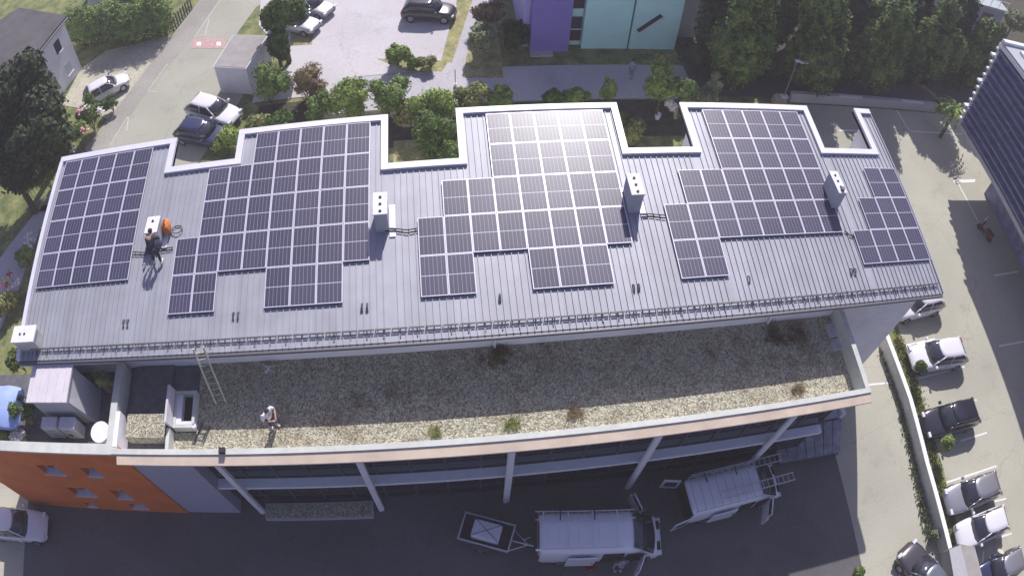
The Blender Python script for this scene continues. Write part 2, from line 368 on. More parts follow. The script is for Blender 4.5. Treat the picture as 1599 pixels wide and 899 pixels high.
for x, y in ((1161, 862), (1222, 873)):
    c = G(x, y, 0); o = MB().cyl((c.x, c.y, 0), (c.x, c.y, .008), .34, 20).build('manhole_cover', 'plastic_grey')
    tag(o, 'dark round manhole cover in the yard, ' + ('left one below the ladder van' if x < 1200 else 'right one near the sunlit driveway'), 'manhole cover', 'manhole covers in the yard')
# ------------------------------------------------------------------ solar hall: roof
B = thing('office_building', 'long building with grey seamed metal roof, notched white edge and gravelled lower roof', 'building', (20, -10, 0))
HR = -.12
NOTCH = [(-.4, 6.28, .34), (6.28, 9.4, -1.33), (9.4, 16.12, .30), (16.12, 19.03, -2.37), (19.03, 26.1, .38), (26.1, 29.08, -2.22), (29.08, 35.9, .38), (35.9, 38.85, -2.24), (38.85, 39.87, .40)]
VE = -10.13
def top_at(u):
    for a, b, v in NOTCH:
        if a <= u <= b: return v
    return .3
m = MB()
for a, b, v in NOTCH:
    P = [RP(a, VE, HR), RP(b, VE, HR), RP(b, v, HR), RP(a, v, HR)]; Q = [p - RN * .2 for p in P]
    m.add(P + Q, [(0, 1, 2, 3), (7, 6, 5, 4), (0, 4, 5, 1), (2, 6, 7, 3), (1, 5, 6, 2), (3, 7, 4, 0)])
u = -.1
while u < 39.85:                               # standing seams
    v = top_at(u) - .02; e = .014
    if abs(min(abs(u - a) for a, _, _ in NOTCH)) > .03:
        P = [RP(u - e, VE, HR), RP(u + e, VE, HR), RP(u + e, v, HR), RP(u - e, v, HR)]; T = [RP(u - e, VE, HR + .045), RP(u + e, VE, HR + .045), RP(u + e, v, HR + .045), RP(u - e, v, HR + .045)]
        m.add(P + T, [(4, 5, 6, 7), (0, 1, 5, 4), (1, 2, 6, 5), (2, 3, 7, 6), (3, 0, 4, 7)])
    u += .2535
m.build('roof', 'roof_metal', B)
# white coping along the notched top edge and the west verge
m = MB()
def bar(u0, v0, u1, v1, wd, h0=-.3, h1=.03):
    u0, u1 = min(u0, u1), max(u0, u1); v0, v1 = min(v0, v1), max(v0, v1)
    P = [RP(a, b, h) for h in (h0, h1) for a, b in ((u0, v0), (u1, v0), (u1, v1), (u0, v1))]
    m.add(P, [(0, 3, 2, 1), (4, 5, 6, 7), (0, 1, 5, 4), (1, 2, 6, 5), (2, 3, 7, 6), (3, 0, 4, 7)])
TW = .30
for i, (a, b, v) in enumerate(NOTCH):
    hi_l = i > 0 and NOTCH[i - 1][2] > v; hi_r = i < len(NOTCH) - 1 and NOTCH[i + 1][2] > v
    bar(a + (.0), v - TW + .02, b, v + .02, TW) if not (hi_l or hi_r) else bar(a + .002, v - TW + .02, b - .002, v + .02, TW, -.3, .028)
    if i < len(NOTCH) - 1:
        v2 = NOTCH[i + 1][2]
        if v2 > v: bar(b, v - TW + .02, b + TW, v2 - TW + .015, TW, -.3, .026)
        else: bar(b - TW, v2 - TW + .02, b, v - TW + .015, TW, -.3, .026)
bar(-.42, VE, -.2, .34 - TW + .015, TW, -.34, .026)
m.build('coping', 'trim_metal', B)
m = MB(); bar(39.87, VE, 39.92, .40, .1, -.3, -.05); m.build('verge_flashing', 'roof_metal', B)
# wall volume under the roof
m = MB()
def ztop(y): return RP(0, y, -.33).z
for a, b, v in NOTCH:
    a2, b2 = max(a, -.15), min(b, 39.55); y0, y1 = -4.0, v * cos(SL) - .5
    if NOTCH.index((a, b, v)) % 2 == 0 and a > 0: a2 += .5
    if NOTCH.index((a, b, v)) % 2 == 0 and b < 39: b2 -= .5
    vs = [(a2, y0, 0), (b2, y0, 0), (b2, y1, 0), (a2, y1, 0), (a2, y0, ztop(y0)), (b2, y0, ztop(y0)), (b2, y1, ztop(y1)), (a2, y1, ztop(y1))]
    m.add(vs, [(0, 3, 2, 1), (4, 5, 6, 7), (0, 1, 5, 4), (1, 2, 6, 5), (2, 3, 7, 6), (3, 0, 4, 7)])
y0, y1 = -9.35, -4.0; m.loft([[(x_, y0, 0), (x_, y1, 0), (x_, y1, ztop(y1)), (x_, y0, ztop(y0))] for x_ in (-.15, 39.55)]); m.build('wall', 'wall_white', B, fix=True)
# gutter and eaves board
m = MB(); y = RP(0, VE, HR).y; z = RP(0, VE, HR).z
m.box((-.35, y - .13, z - .16), (39.87, y - .005, z - .03)); m.build('gutter', 'gutter_metal', B)
m = MB(); m.box((-.35, y - .02, z - .30), (39.87, y + .12, z - .205)); m.box((-.35, y - .16, z - .19), (4.9, y - .02, z - .165)); m.build('eaves_board', 'trim_metal', B)
for px_ in (19.85, 31.3): MB().cyl((px_, y - .06, z - .2), (px_, -9.45, z - .9), .045, 8).cyl((px_, -9.45, z - .9), (px_, -9.45, 7.0), .045, 8).build('downpipe', 'steel_paint', B)
# snow guards
gm = MB()
gm.box((-.26, -.02, .05), (.26, .015, .085)); gm.box((-.26, -.03, .12), (.26, .01, .15)); gm.box((-.018, -.32, 0.0), (.018, .02, .03)); gm.box((-.3, -.03, 0), (-.275, .02, .16))
g0 = None; n_g = 0; uu = .7
GU = .605
while uu < 39.7:
    p = RP(uu, -9.66, HR + .02)
    if g0 is None:
        g0 = gm.build('snow_guard', ['guard_metal'], B, world=False); g0.rotation_euler = ROT_ROOF; o = g0
    else:
        o = g0.copy(); COL.objects.link(o)
    o.location = p - B.location; uu += GU
# roof hooks in pairs
pts = [Vector((0, -.16 + .05 * sin(i * .5), .02 + .16 * sin(i / 6 * pi))) + Vector((0, i * .055, 0)) for i in range(7)]
h1 = MB(); h1.tube(pts, .032, 6); h0 = None
for u_, n_ in [(5.27, 2), (10.17, 2), (15.16, 2), (20.08, 1), (25.17, 2), (29.86, 1), (34.99, 2)]:
    for dx in ((-.1, .1) if n_ == 2 else (0,)):
        if h0 is None: h0 = h1.build('roof_hook', 'guard_metal', B, world=False, smooth=True); o = h0
        else: o = h0.copy(); COL.objects.link(o)
        o.rotation_euler = ROT_ROOF; o.location = RP(u_ + dx, -8.73, HR) - B.location
# chimneys on the roof (white lids with round flues)
def chimney(u, v, wx, wy, hgt, holes, big=False, flash=True):
    base = RP(u, v, HR); zt = RP(u, v).z + hgt
    m = MB(); y0, y1 = base.y - wy / 2, base.y + wy / 2
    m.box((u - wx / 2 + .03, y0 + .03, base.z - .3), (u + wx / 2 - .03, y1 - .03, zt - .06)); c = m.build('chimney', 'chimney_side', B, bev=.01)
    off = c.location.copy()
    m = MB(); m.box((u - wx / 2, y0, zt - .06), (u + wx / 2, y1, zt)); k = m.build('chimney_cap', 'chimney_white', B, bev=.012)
    for i in range(holes):
        yy = y1 - .26 - i * (wy - .42) / max(1, holes - 1) * (.78 if big else 1) if holes > 1 else y0 + wy / 2
        MB().cyl((u, yy, zt - .05), (u, yy, zt + .03), .058, 14).build('flue', 'dark', B)
    if big:
        yy = y0 + .2; f = MB(); f.cyl((u + .02, yy, zt), (u + .02, yy, zt + .12), .1, 16); f.build('flue', 'gutter_metal', B)
    if flash:
        m = MB()
        P = [RP(u + a, v + b, HR + .05) for a, b in ((wx / 2 - .02, -wy / 2 - .25), (wx / 2 + .22, -wy / 2 - .25), (wx / 2 + .22, wy / 2 + .12), (-wx / 2 - .1, wy / 2 + .12), (-wx / 2 - .1, wy / 2 - .1), (wx / 2 - .02, wy / 2 - .1))]
        Q = [p - RN * .06 for p in P]; n_ = len(P); m.add(P + Q, [tuple(range(n_))] + [(i, n_ + i, n_ + (i + 1) % n_, (i + 1) % n_) for i in range(n_)]); m.build('flashing', 'trim_metal', B)
chimney(15.88, -5.02, .56, 1.10, .92, 3)
chimney(25.72, -4.85, .56, 1.12, .98, 3)
chimney(35.17, -4.95, .46, 1.28, .98, 3, big=True, flash=False)
chimney(6.22, -4.80, .62, .86, .68, 2)
# low chimney at the south-west corner, outside the verge
m = MB(); m.box((-.28, -9.62, 6.4), (.92, -8.95, 9.9)); c = m.build('chimney', 'coping', B, bev=.01)
m = MB(); m.box((-.34, -9.68, 9.9), (.98, -8.89, 9.98)); m.build('chimney_cap', 'chimney_white', B)
for x_ in (.12, .38): MB().cyl((x_, -9.3, 9.95), (x_, -9.3, 10.0), .06, 10).build('flue', 'dark', B)

# ------------------------------------------------------------------ lower building: gravel roof, fascia, facade
ZG, ZP, YO = 6.98, 7.9, -13.6
XW, XE = 4.86, 34.72
m = MB(); m.box((8.0, -13.43, 6.6), (34.54, -9.35, ZG)); m.box((6.9, -13.43, 6.6), (8.0, -12.35, ZG)); m.build('gravel_roof', 'gravel', B)
m = MB(); m.box((4.6, -13.3, 6.5), (8.0, -9.35, 6.9)); m.build('roof_slab', 'terrace_tile', B)
m = MB()
def fascia(a, b, mm): m.box(a, b)
SEC = [(YO + .1, ZP - .055), (YO - .035, ZP - .055), (YO - .40, ZP - .16), (YO - .40, ZP - .24), (YO + .1, ZP - .36)]
m.loft([[(x_, a, b) for a, b in SEC] for x_ in (XW, XE + .02)]); m.box((XE - .12, YO + .12, 6.86), (XE, -9.35, ZP - .06)); m.build('fascia', 'salmon', B, fix=True)
m = MB(); m.box((XW + .01, YO - .06, 6.72), (XE, YO + .20, ZP - .362)); m.build('soffit_beam', 'steel_paint', B)
m = MB(); m.box((4.6, YO - .03, ZP - .05), (XE + .04, YO + .2, ZP)); m.box((XE - .2, YO + .2, ZP - .05), (XE + .04, -9.33, ZP))
m.box((4.86, YO + .102, ZG - .3), (XE - .12, YO + .18, ZP - .052)); m.box((XE - .19, YO + .18, ZG - .3), (XE - .122, -9.36, ZP - .052)); m.build('parapet', 'coping', B, bev=.01)
m = MB(); m.box((XE - .75, -10.2, 6.6), (XE - .3, -9.36, 6.9)); 
# east terrace wall block, between the gravel roof and the south wall
# facade: purple-grey wall, glazed storeys, floor ledge
m = MB(); m.box((4.92, -13.55, 0), (7.7, -13.35, 6.62)); m.box((7.5, -13.35, 0), (7.7, -12.9, 6.62)); m.build('wall', 'wall_purplegrey', B)
wp = None
for z0, z1 in ((.1, 3.05), (3.36, 6.5)):
    for k in range(19):
        x_ = 7.72 + k * 1.41; wd = 1.395
        if wp is None:
            wp = MB().box((0, -12.96, 0), (wd, -12.9, 1)).build('window', 'glass_dark', B, world=False)
            fr_ = MB()
            for a, b in (((0, 0, 0), (.05, 0, 1)), ((wd - .05, 0, 0), (wd, 0, 1)), ((.05, 0, 0), (wd - .05, 0, .018)), ((.05, 0, .982), (wd - .05, 0, 1)), ((.05, 0, .30), (wd - .05, 0, .315))): fr_.box((a[0], -13.0, a[2]), (b[0], -12.962, b[2]))
            fp = fr_.build('window_frame', 'gutter_metal', wp, world=False); o = wp
        else:
            o = wp.copy(); COL.objects.link(o); f_ = fp.copy(); COL.objects.link(f_); f_.parent = o
        o.location = Vector((x_, 0, z0)) - B.location; o.scale = (1, 1, z1 - z0)
m = MB(); m.box((7.7, -13.40, 3.12), (34.5, -12.985, 3.34)); m.build('floor_ledge', 'steel_paint', B)
m = MB(); m.box((34.3, -12.9, 0), (34.5, -9.36, 6.6)); m.box((7.7, -12.88, 0), (34.3, -12.8, 6.6)); m.build('wall', 'wall_grey', B)
PX = [8.79, 14.43, 20.05, 25.65, 31.55]
for x_ in PX:
    m = MB(); m.cyl((x_, -13.52, .0), (x_, -13.52, 6.72), .115, 14); m.box((x_ + .05, -13.60, 0.02), (x_ + .16, -13.44, 6.71)); m.build('pillar', 'steel_paint', B, smooth=False)
    MB().cyl((x_ + .10, -13.05, 5.4), (x_ + .10, -13.5, 6.3), .035, 8).build('bracket', 'steel_paint', B)
    MB().cyl((x_ + .10, -13.05, 2.2), (x_ + .1, -13.5, 3.1), .035, 8).build('bracket', 'steel_paint', B)
# orange wing
def wallx(x0, x1, y0, y1, z0, z1, holes):
    m = MB(); xs = sorted({x0, x1, *[h[0] for h in holes], *[h[1] for h in holes]}); zs = sorted({z0, z1, *[h[2] for h in holes], *[h[3] for h in holes]})
    for i in range(len(xs) - 1):
        for j in range(len(zs) - 1):
            cx, cz = (xs[i] + xs[i + 1]) / 2, (zs[j] + zs[j + 1]) / 2
            if any(h[0] < cx < h[1] and h[2] < cz < h[3] for h in holes): continue
            m.box((xs[i], y0, zs[j]), (xs[i + 1], y1, zs[j + 1]))
    bm = bmesh.new()
    vs = [bm.verts.new(v) for v in m.v]
    for f in m.f: bm.faces.new([vs[i] for i in f])
    bmesh.ops.remove_doubles(bm, verts=bm.verts, dist=1e-4)
    cnt = {}
    for f in bm.faces: cnt.setdefault(tuple(round(c, 3) for c in f.calc_center_median()), []).append(f)
    dd = [f for k in cnt.values() if len(k) > 1 for f in k]
    bmesh.ops.delete(bm, geom=dd, context='FACES'); mm = MB(); mm.addbm(bm); return mm
HO = [(-.55, .60, 5.12, 6.2), (1.95, 2.75, 5.12, 6.1), (-.55, .72, 2.15, 3.3), (1.95, 2.75, 2.05, 3.2), (-.85, -.35, .35, 1.0), (2.0, 2.9, .5, 1.2)]
wallx(-5.0, 4.9, YO, YO + .35, 0, 7.72, HO).build('wall', 'wall_orange', B, fix=True)
for a, b, z0, z1 in HO:
    w_ = MB().box((a, YO + .32, z0 + .05), (b, YO + .345, z1)).build('window', 'glass_dark', B)
    MB().box((a - .05, YO - .07, z0 - .02), (b + .05, YO + .318, z0 + .05)).build('window_sill', 'trim_metal', B)
    m = MB(); m.box((a, YO + .29, z0 + .05), (a + .06, YO + .319, z1)); m.box((b - .06, YO + .29, z0 + .05), (b, YO + .319, z1)); m.box(((a + b) / 2 - .03, YO + .29, z0 + .05), ((a + b) / 2 + .03, YO + .319, z1 - .06)); m.box((a + .06, YO + .29, z1 - .06), (b - .06, YO + .319, z1)); m.build('window_frame', 'trim_metal', B)
m = MB(); m.box((-5.0, YO + .36, 0), (4.9, -9.36, 6.55)); m.build('wall', 'wall_orange', B)
m = MB(); m.box((-5.0, YO + .36, 6.56), (4.6, -9.37, 6.62)); m.build('terrace', 'terrace_tile', B)
m = MB(); m.box((-5.05, YO - .04, 7.724), (4.86, YO + .42, 7.86)); m.box((4.3, YO + .42, 6.62), (4.62, -9.6, 7.84)); m.box((-5.05, YO + .36, 6.62), (4.3, YO + .42, 7.72)); m.build('parapet', 'coping', B, bev=.01)
m = MB(); m.box((4.64, -11.8, 6.9), (4.84, YO + .3, 7.88)); m.build('parapet', 'steel_paint', B)
# stairwell roof box west of the hatch, with gravel top
m = MB(); m.box((4.9, -11.8, 6.9), (6.75, -9.4, 7.05)); m.build('roof_slab', 'terrace_tile', B)
m = MB(); m.box((5.0, -12.78, 6.9), (6.82, -11.75, 7.5)); m.build('gravel_box', ['gravel'], B, bev=.02)
m = MB(); m.box((6.9, -13.28, 6.9), (7.05, -12.35, 7.5)); m.build('kerb', 'coping', B)
# skylight hatch with open lid
m = MB()
for a, b in (((7.1, -12.3, 6.9), (8.05, -12.18, 7.38)), ((7.1, -10.85, 6.9), (8.05, -10.73, 7.38)), ((7.93, -12.18, 6.9), (8.05, -10.85, 7.38)), ((7.1, -12.18, 6.9), (7.22, -10.85, 7.38))): m.box(a, b)
hk = m.build('hatch_frame', 'coping', B)
m = MB(); m.box((7.22, -12.15, 7.0), (7.93, -10.88, 7.04)); m.mi = 1; m.box((7.22, -12.15, 7.05), (7.45, -10.88, 7.34)); m.box((7.45, -12.15, 7.05), (7.93, -12.02, 7.34)); m.build('hatch_opening', ['dark', 'trim_metal'], B)
m = MB(); ML = Matrix.Translation((7.06, -11.5, 7.4)) @ Matrix.Rotation(radians(-8), 4, 'Y'); m.bbox((-.05, -.80, 0), (.05, .80, .52), .02, ML); m.build('hatch_lid', 'hut_roof', B)
MB().cyl((8.1, -12.28, 7.38), (8.1, -12.28, 7.5), .1, 12).build('vent_cap', 'trim_metal', B)
MB().bbox((9.42, -13.62, 7.88), (9.66, -13.4, 8.08), .02).build('junction_box', 'dark', B)
# white lift housing on the terrace
H = thing('stair_hut', 'small white flat-topped roof hut on the terrace under the eaves', 'roof hut', (1.5, -11, 6.62))
m = MB(); m.box((.55, -11.75, 6.62), (2.55, -10.2, 8.8))
m.add([(2.56, -11.75, 8.8), (2.56, -10.22, 8.8), (2.56, -11.7, 6.64), (2.56, -10.25, 6.64), (3.1, -11.75, 6.64), (3.0, -10.25, 6.64)], [(0, 4, 5, 1), (0, 2, 4), (1, 5, 3), (2, 3, 5, 4)])
m.build('hut_wall', 'wall_grey', H)
m = MB(); m.box((.42, -11.88, 8.8), (2.66, -10.08, 8.9))
for i in range(5): m.box((.6 + i * .45, -11.88, 8.9), (.63 + i * .45, -10.08, 8.925))
m.build('hut_roof', 'hut_roof', H)
for i, x_ in enumerate((.62, 1.62)):
    a = thing('air_conditioner', 'grey box air conditioning unit below the white roof hut, ' + ('left' if i == 0 else 'right') + ' of the pair', 'air conditioner', (x_ + .4, -12.15, 6.62), group='air conditioning units on the terrace')
    MB().bbox((x_, -12.5, 6.7), (x_ + .85, -11.98, 7.75), .03).build('casing', 'hut_roof', a)
    MB().cyl((x_ + .42, -12.51, 7.2), (x_ + .42, -12.53, 7.2), .33, 18).build('fan_grille', 'chimney_side', a)
    [MB().box((x_ + q_, -12.45, 6.62), (x_ + q_ + .07, -12.0, 6.7)).build('foot', 'gutter_metal', a) for q_ in (.05, .73)]
t = thing('round_table', 'white round table in the corner of the terrace', 'table', (3.75, -12.5, 6.62))
m = MB().cyl((3.75, -12.55, 7.50), (3.75, -12.55, 7.56), .47, 36); m.build('tabletop', 'tank_white', t, bev=.01)
MB().cyl((3.75, -12.55, 6.62), (3.75, -12.55, 7.5), .04, 10).cyl((3.75, -12.55, 6.62), (3.75, -12.55, 6.66), .26, 18).build('pedestal', 'pole_grey', t)
MB().box((1.75, -9.9, 6.75), (2.0, -9.75, 8.75)) if 0 else None

# ------------------------------------------------------------------ solar panels
FR = MB()
fw = .028; zt, zb = 0.0, -.04
for a, b in (((-.5, -.84), (.5, -.84 + fw)), ((-.5, .84 - fw), (.5, .84)), ((-.5, -.84 + fw), (-.5 + fw, .84 - fw)), ((.5 - fw, -.84 + fw), (.5, .84 - fw))):
    FR.box((a[0] * 1.004, a[1] * 1.0, zb), (b[0] * 1.004, b[1], zt))
GL = MB().box((-.5 + fw, -.84 + fw, -.035), (.5 - fw, .84 - fw, -.006))
ORD = ['first', 'second', 'third', 'fourth', 'fifth', 'sixth', 'seventh', 'eighth']
ARR = [('in the westernmost array', 0, 0, [(0, 5)] * 4), ('in the array beside the raised three-flue chimney', 7.21, 0, [(3, 8), (1, 8), (1, 8), (0, 8), None]),
       ('in the glinting middle array', 17.23, 0, [(3, 8), (3, 8), (1, 8), (0, 8), None]), ('in the array left of the four-flue chimney', 27.02, 0, [(3, 8), (3, 8), (1, 8), (0, 8), (0, 2)]),
       ('in the small easternmost array', 35.69, -3.33, [(2, 4), (1, 4), (0, 4)])]
proto = None; PR = random.Random(8)
def panel(u, v, label, group):
    global proto
    p = RP(u, v, 0)
    if proto is None:
        proto = thing('solar_panel', label, 'solar panel', p, group=group); r = proto
        f = FR.build('frame', 'pv_frame', r, world=False); g = GL.build('cell_glass', 'pv_glass', r, world=False)
    else:
        r = copy_tree(proto); r.location = p
    r.rotation_euler = (SL + PR.gauss(0, .0025), PR.gauss(0, .0025), 0); r['label'] = label; r['group'] = group
    return r
for k, (where, u0, v0, rows) in enumerate(ARR):
    for ri, rg in enumerate(rows):
        segs = [rg] if rg else [(0, 2), (4, 7)]
        cols = [c for s_ in segs for c in range(*s_)]
        n = len(cols)
        for j, cx in enumerate(cols):
            col = ORD[j]; row = 'bottom' if ri == len(rows) - 1 else ('top' if ri == 0 else ORD[ri])
            panel(u0 + (cx + .5) * PW, v0 - (ri + .5) * PH, 'solar panel %s, %s row, %s from the left' % (where, row, col), 'solar panels on the metal roof')
# dark clamps at array edges are carried by the cables below
def cable(name, pts, label, r=.022):
    t = MB().tube([RP(a, b, HR + .07) for a, b in pts], r, 6).build(name, 'dark', None, smooth=True); return tag(t, label, 'cable', 'cables between the solar arrays')
import itertools
def roofuv(x, y):
    d = ray(x, y); P0 = RP(0, 0, HR); t = ((P0 - CPOS).dot(RN)) / d.dot(RN); q = CPOS + d * t; return (q.x, q.y / cos(SL))
for nm, prs in [('left chimney', ((208, 395), (228, 396), (248, 390), (271, 388))), ('three-flue chimney beside the second array', ((602, 358), (618, 359), (636, 361), (655, 358))), ('middle chimney', ((1000, 336), (1015, 336), (1038, 338)))]:
    a = [roofuv(*p) for p in prs]; cable('cable', a, 'black cable on the roof by the %s, upper of two' % nm)
    cable('cable', [(p[0], p[1] - .13 + .03 * (i % 2)) for i, p in enumerate(a)], 'black cable on the roof by the %s, lower of two' % nm)
a = [roofuv(*p) for p in ((1318, 362), (1325, 368), (1334, 372), (1336, 380))]; cable('cable', a, 'short black cable between the two eastern arrays', .03)

# ------------------------------------------------------------------ small things on the lower roof
def ladder_mesh(L, wd, rung=.28, r=.022, rr=.015):
    m = MB(); m.box((-wd / 2 - r, 0, -r * 1.4), (-wd / 2 + r, L, r * 1.4)); m.box((wd / 2 - r, 0, -r * 1.4), (wd / 2 + r, L, r * 1.4))
    y = .15
    while y < L: m.cyl((-wd / 2, y, 0), (wd / 2, y, 0), rr, 6); y += rung
    return m
def place(o, A, Bp, up=(0, 0, 1)):        # +Y of the object along A->B
    A, Bp = Vector(A), Vector(Bp); yv = (Bp - A).normalized(); xv = yv.cross(Vector(up)).normalized(); zv = xv.cross(yv)
    Mx = Matrix((xv, yv, zv)).transposed().to_4x4(); Mx.translation = A; o.matrix_world = Mx
A0 = Vector((9.02, -11.12, ZG)); A1 = Vector((8.86, -10.12, 9.55))
mat('ladder_wood', (.50, .47, .36), .6, var=.1, vs=4)
o = ladder_mesh(2.8, .42, .3, .03, .02).build('ladder', 'ladder_wood'); place(o, A0, A1); tag(o, 'long pale ladder leaning from the gravel roof onto the eaves', 'ladder')
P = [(8.15, -12.78), (8.5, -12.2)]
o = ladder_mesh(.8, .38, .26, .02, .015).build('ladder_section', 'gutter_metal'); place(o, (8.18, -12.8, ZG + .04), (8.42, -12.1, ZG + .04)); tag(o, 'short dark ladder section lying on the sunlit gravel roof', 'ladder')
t = thing('step_stool', 'small grey folding frame lying on the gravel near the ladder', 'stool', (10.95, -9.85, ZG))
m = MB(); m.tube([(10.72, -9.55, ZG + .05), (11.25, -9.95, ZG + .05)], .03); m.tube([(10.85, -9.95, ZG + .05), (11.05, -9.8, ZG + .3), (11.25, -9.6, ZG + .05)], .025); m.tube([(10.9, -9.6, ZG + .08), (11.1, -10.0, ZG + .1)], .02); m.build('frame', 'alu', t)
MB().box((10.82, -9.95, ZG + .1), (11.0, -9.85, ZG + .12)).build('step', 'alu', t)
t = thing('vent_hood', 'two joined grey framed roof light panes in the gravel roof corner', 'roof light', (34.0, -10.3, ZG))
m = MB(); c1 = [G(x, y, ZG + .12) for x, y in ((1289, 507), (1307, 503), (1314, 524), (1296, 528))]; c2 = [G(x, y, ZG + .1) for x, y in ((1298, 530), (1314, 526), (1318, 544), (1303, 548))]
fr = MB(); gl = MB()
for c in (c1, c2):
    ce = sum(c, Vector()) / 4; i_ = [ce + (p - ce) * .82 for p in c]; n = 4
    fr.prism([(p.x, p.y) for p in c], ZG, c[0].z); gl.prism([(p.x, p.y) for p in i_], c[0].z + .004, c[0].z + .012)
fr.build('frame', 'alu', t); gl.build('pane', 'chimney_side', t)

# ------------------------------------------------------------------ foliage
def leafcloud(lobes, n, ls, seed, thin=.0, core=.74):
    """lobes: (x,y,z,rx,ry,rz). Small leaf faces spread through the shells of uneven lobes, with a broken inner mass."""
    R = random.Random(seed); m = MB(); vol = [l[3] * l[4] + l[4] * l[5] for l in lobes]; tot = sum(vol)
    for l, w_ in zip(lobes, vol):
        x, y, z, rx, ry, rz = l
        if core:
            bm = bmesh.new(); bmesh.ops.create_icosphere(bm, subdivisions=2, radius=1)
            for v in bm.verts:
                k = core * (1 + .35 * noise.noise(v.co * 2.3 + Vector((seed, x, y)))); v.co = Vector((x + v.co.x * rx * k, y + v.co.y * ry * k, z + v.co.z * rz * k))
            m.addbm(bm)
        for _ in range(int(n * w_ / tot)):
            d = Vector((R.gauss(0, 1), R.gauss(0, 1), R.gauss(0, 1) + .25)).normalized()
            k = (.70 + .42 * R.random() ** .8) * (1 + .28 * noise.noise(d * 2.1 + Vector((seed * 1.7, z, x))))
            p = Vector((x + d.x * rx * k, y + d.y * ry * k, z + d.z * rz * k))
            if p.z < .03: continue
            s = ls * (.6 + .8 * R.random()); nrm = (d + Vector((R.gauss(0, .5), R.gauss(0, .5), R.gauss(0, .5) + .3))).normalized()
            a = nrm.orthogonal().normalized(); q = Matrix.Rotation(R.random() * 6.28, 3, nrm); a = q @ a; b = nrm.cross(a)
            m.add([p - a * s, p - b * s * .55, p + a * s, p + b * s * .55], [(0, 1, 2, 3)])
    return m
def subl(cx, cy, cz, rx, ry, rz, n, seed, k=.46):
    R = random.Random(seed); out = [(cx, cy, cz - rz * .1, rx * .62, ry * .62, rz * .62)]
    for _ in range(n):
        d = Vector((R.gauss(0, 1), R.gauss(0, 1), R.gauss(0, .8))).normalized(); f = R.uniform(.45, .82); q = k * R.uniform(.5, 1.15)
        out.append((cx + d.x * rx * f, cy + d.y * ry * f, cz + d.z * rz * f, rx * q, ry * q * R.uniform(.8, 1.2), rz * q * R.uniform(.8, 1.2)))
    return out
def plant(name, label, cat, px, py, z, rpx, mt, n=2500, ls=.12, seed=1, kz=1.0, ky=1.0, sub=9, group=None, trunk=True, core=.74, tr=.09):
    """crown seen at pixel px,py; z is the crown's middle height, rpx its radius in pixels."""
    c = G(px, py, z); r = rpx * mpp(px, py, z); rz = min(r * kz, z - .05) if z > .1 else r * kz
    t = thing(name, label, cat, (c.x, c.y, 0), group=group)
    lb = subl(c.x, c.y, z, r, r * ky, rz, sub, seed)
    leafcloud(lb, n, ls, seed, core=core).build('crown' if trunk else 'foliage', mt, t)
    if trunk:
        m = MB(); m.cyl((c.x, c.y, -.02), (c.x + .05, c.y, z - rz * .3), tr * 1.4, 8, tr * .8)
        for i in range(4):
            a = i * 1.7 + seed; m.cyl((c.x, c.y, z - rz * .5), (c.x + cos(a) * r * .5, c.y + sin(a) * r * .5, z + rz * .2), tr * .6, 6, tr * .2)
        m.build('trunk', 'bark', t)
    else:
        m = MB()
        for i in range(5):
            a = i * 1.26 + seed; m.cyl((c.x, c.y, -.02), (c.x + cos(a) * r * .4, c.y + sin(a) * r * .4, z), .03, 5, .012)
        m.build('stem', 'bark', t)
    return t, c, r
# big dark tree on the left and neighbours
plant('conifer_tree', 'huge dark evergreen tree left of the street, in front of the white house', 'tree', 20, 140, 8.0, 68, 'leaf_dark', 9000, .2, 3, 1.1, sub=12, tr=.25)
plant('conifer_tree', 'broad dark evergreen tree overhanging the left edge beside the solar roof', 'tree', 74, 212, 5.6, 66, 'leaf_dark', 9000, .18, 5, 1.0, sub=12, tr=.2)
plant('conifer_tree', 'dark evergreen tree half cut off by the left picture edge', 'tree', 10, 255, 5.0, 55, 'leaf_dark', 6000, .18, 8, 1.0, sub=10, tr=.2)
plant('leafy_shrub', 'dark shrub with pale flowers tight against the north-west roof corner', 'shrub', 62, 262, 2.2, 34, 'leaf_mid', 2600, .12, 12, .9, trunk=False)
plant('leafy_shrub', 'dark green shrub at the street edge below the white hatchback', 'shrub', 135, 175, 2.0, 26, 'leaf_mid', 2600, .11, 13, .9, trunk=False)
plant('leafy_shrub', 'bright green shrub with roses beside the dark evergreen tree', 'shrub', 118, 205, 2.2, 22, 'leaf_bright', 1800, .1, 14, .9, trunk=False)
plant('leafy_shrub', 'dark leafy shrub overlapping the street edge by the roof corner', 'shrub', 88, 238, 2.4, 26, 'leaf_mid', 2200, .12, 17, .9, trunk=False)
plant('leafy_shrub', 'low dark shrub beside the parked white hatchback', 'shrub', 172, 160, .9, 15, 'leaf_mid', 1300, .09, 15, .8, trunk=False)
def flowers(label, pts, z, mts, seed, cat='flowers'):
    R = random.Random(seed); c = G(*pts[0], z); t = thing('flower_cluster', label, cat, (c.x, c.y, max(0, z - .4)))
    by = {}
    for i, (x, y) in enumerate(pts):
        mt = mts[i % len(mts)]; m = by.setdefault(mt, MB())
        for _ in range(16):
            p = G(x, y, z) + Vector((R.gauss(0, .16), R.gauss(0, .16), R.gauss(0, .12))); s = .075
            nrm = Vector((R.gauss(0, .5), R.gauss(0, .5), 1)).normalized(); a = nrm.orthogonal().normalized() * s; b = nrm.cross(a)
            m.add([p - a - b, p + a - b, p + a + b, p - a + b], [(0, 1, 2, 3)])
    for mt, m in by.items(): m.build('blossom', mt, t)
    for x, y in pts: p = G(x, y, z); MB().cyl((p.x, p.y, max(0, z - 1.2)), p, .02, 5).build('stem', 'leaf_mid', t)
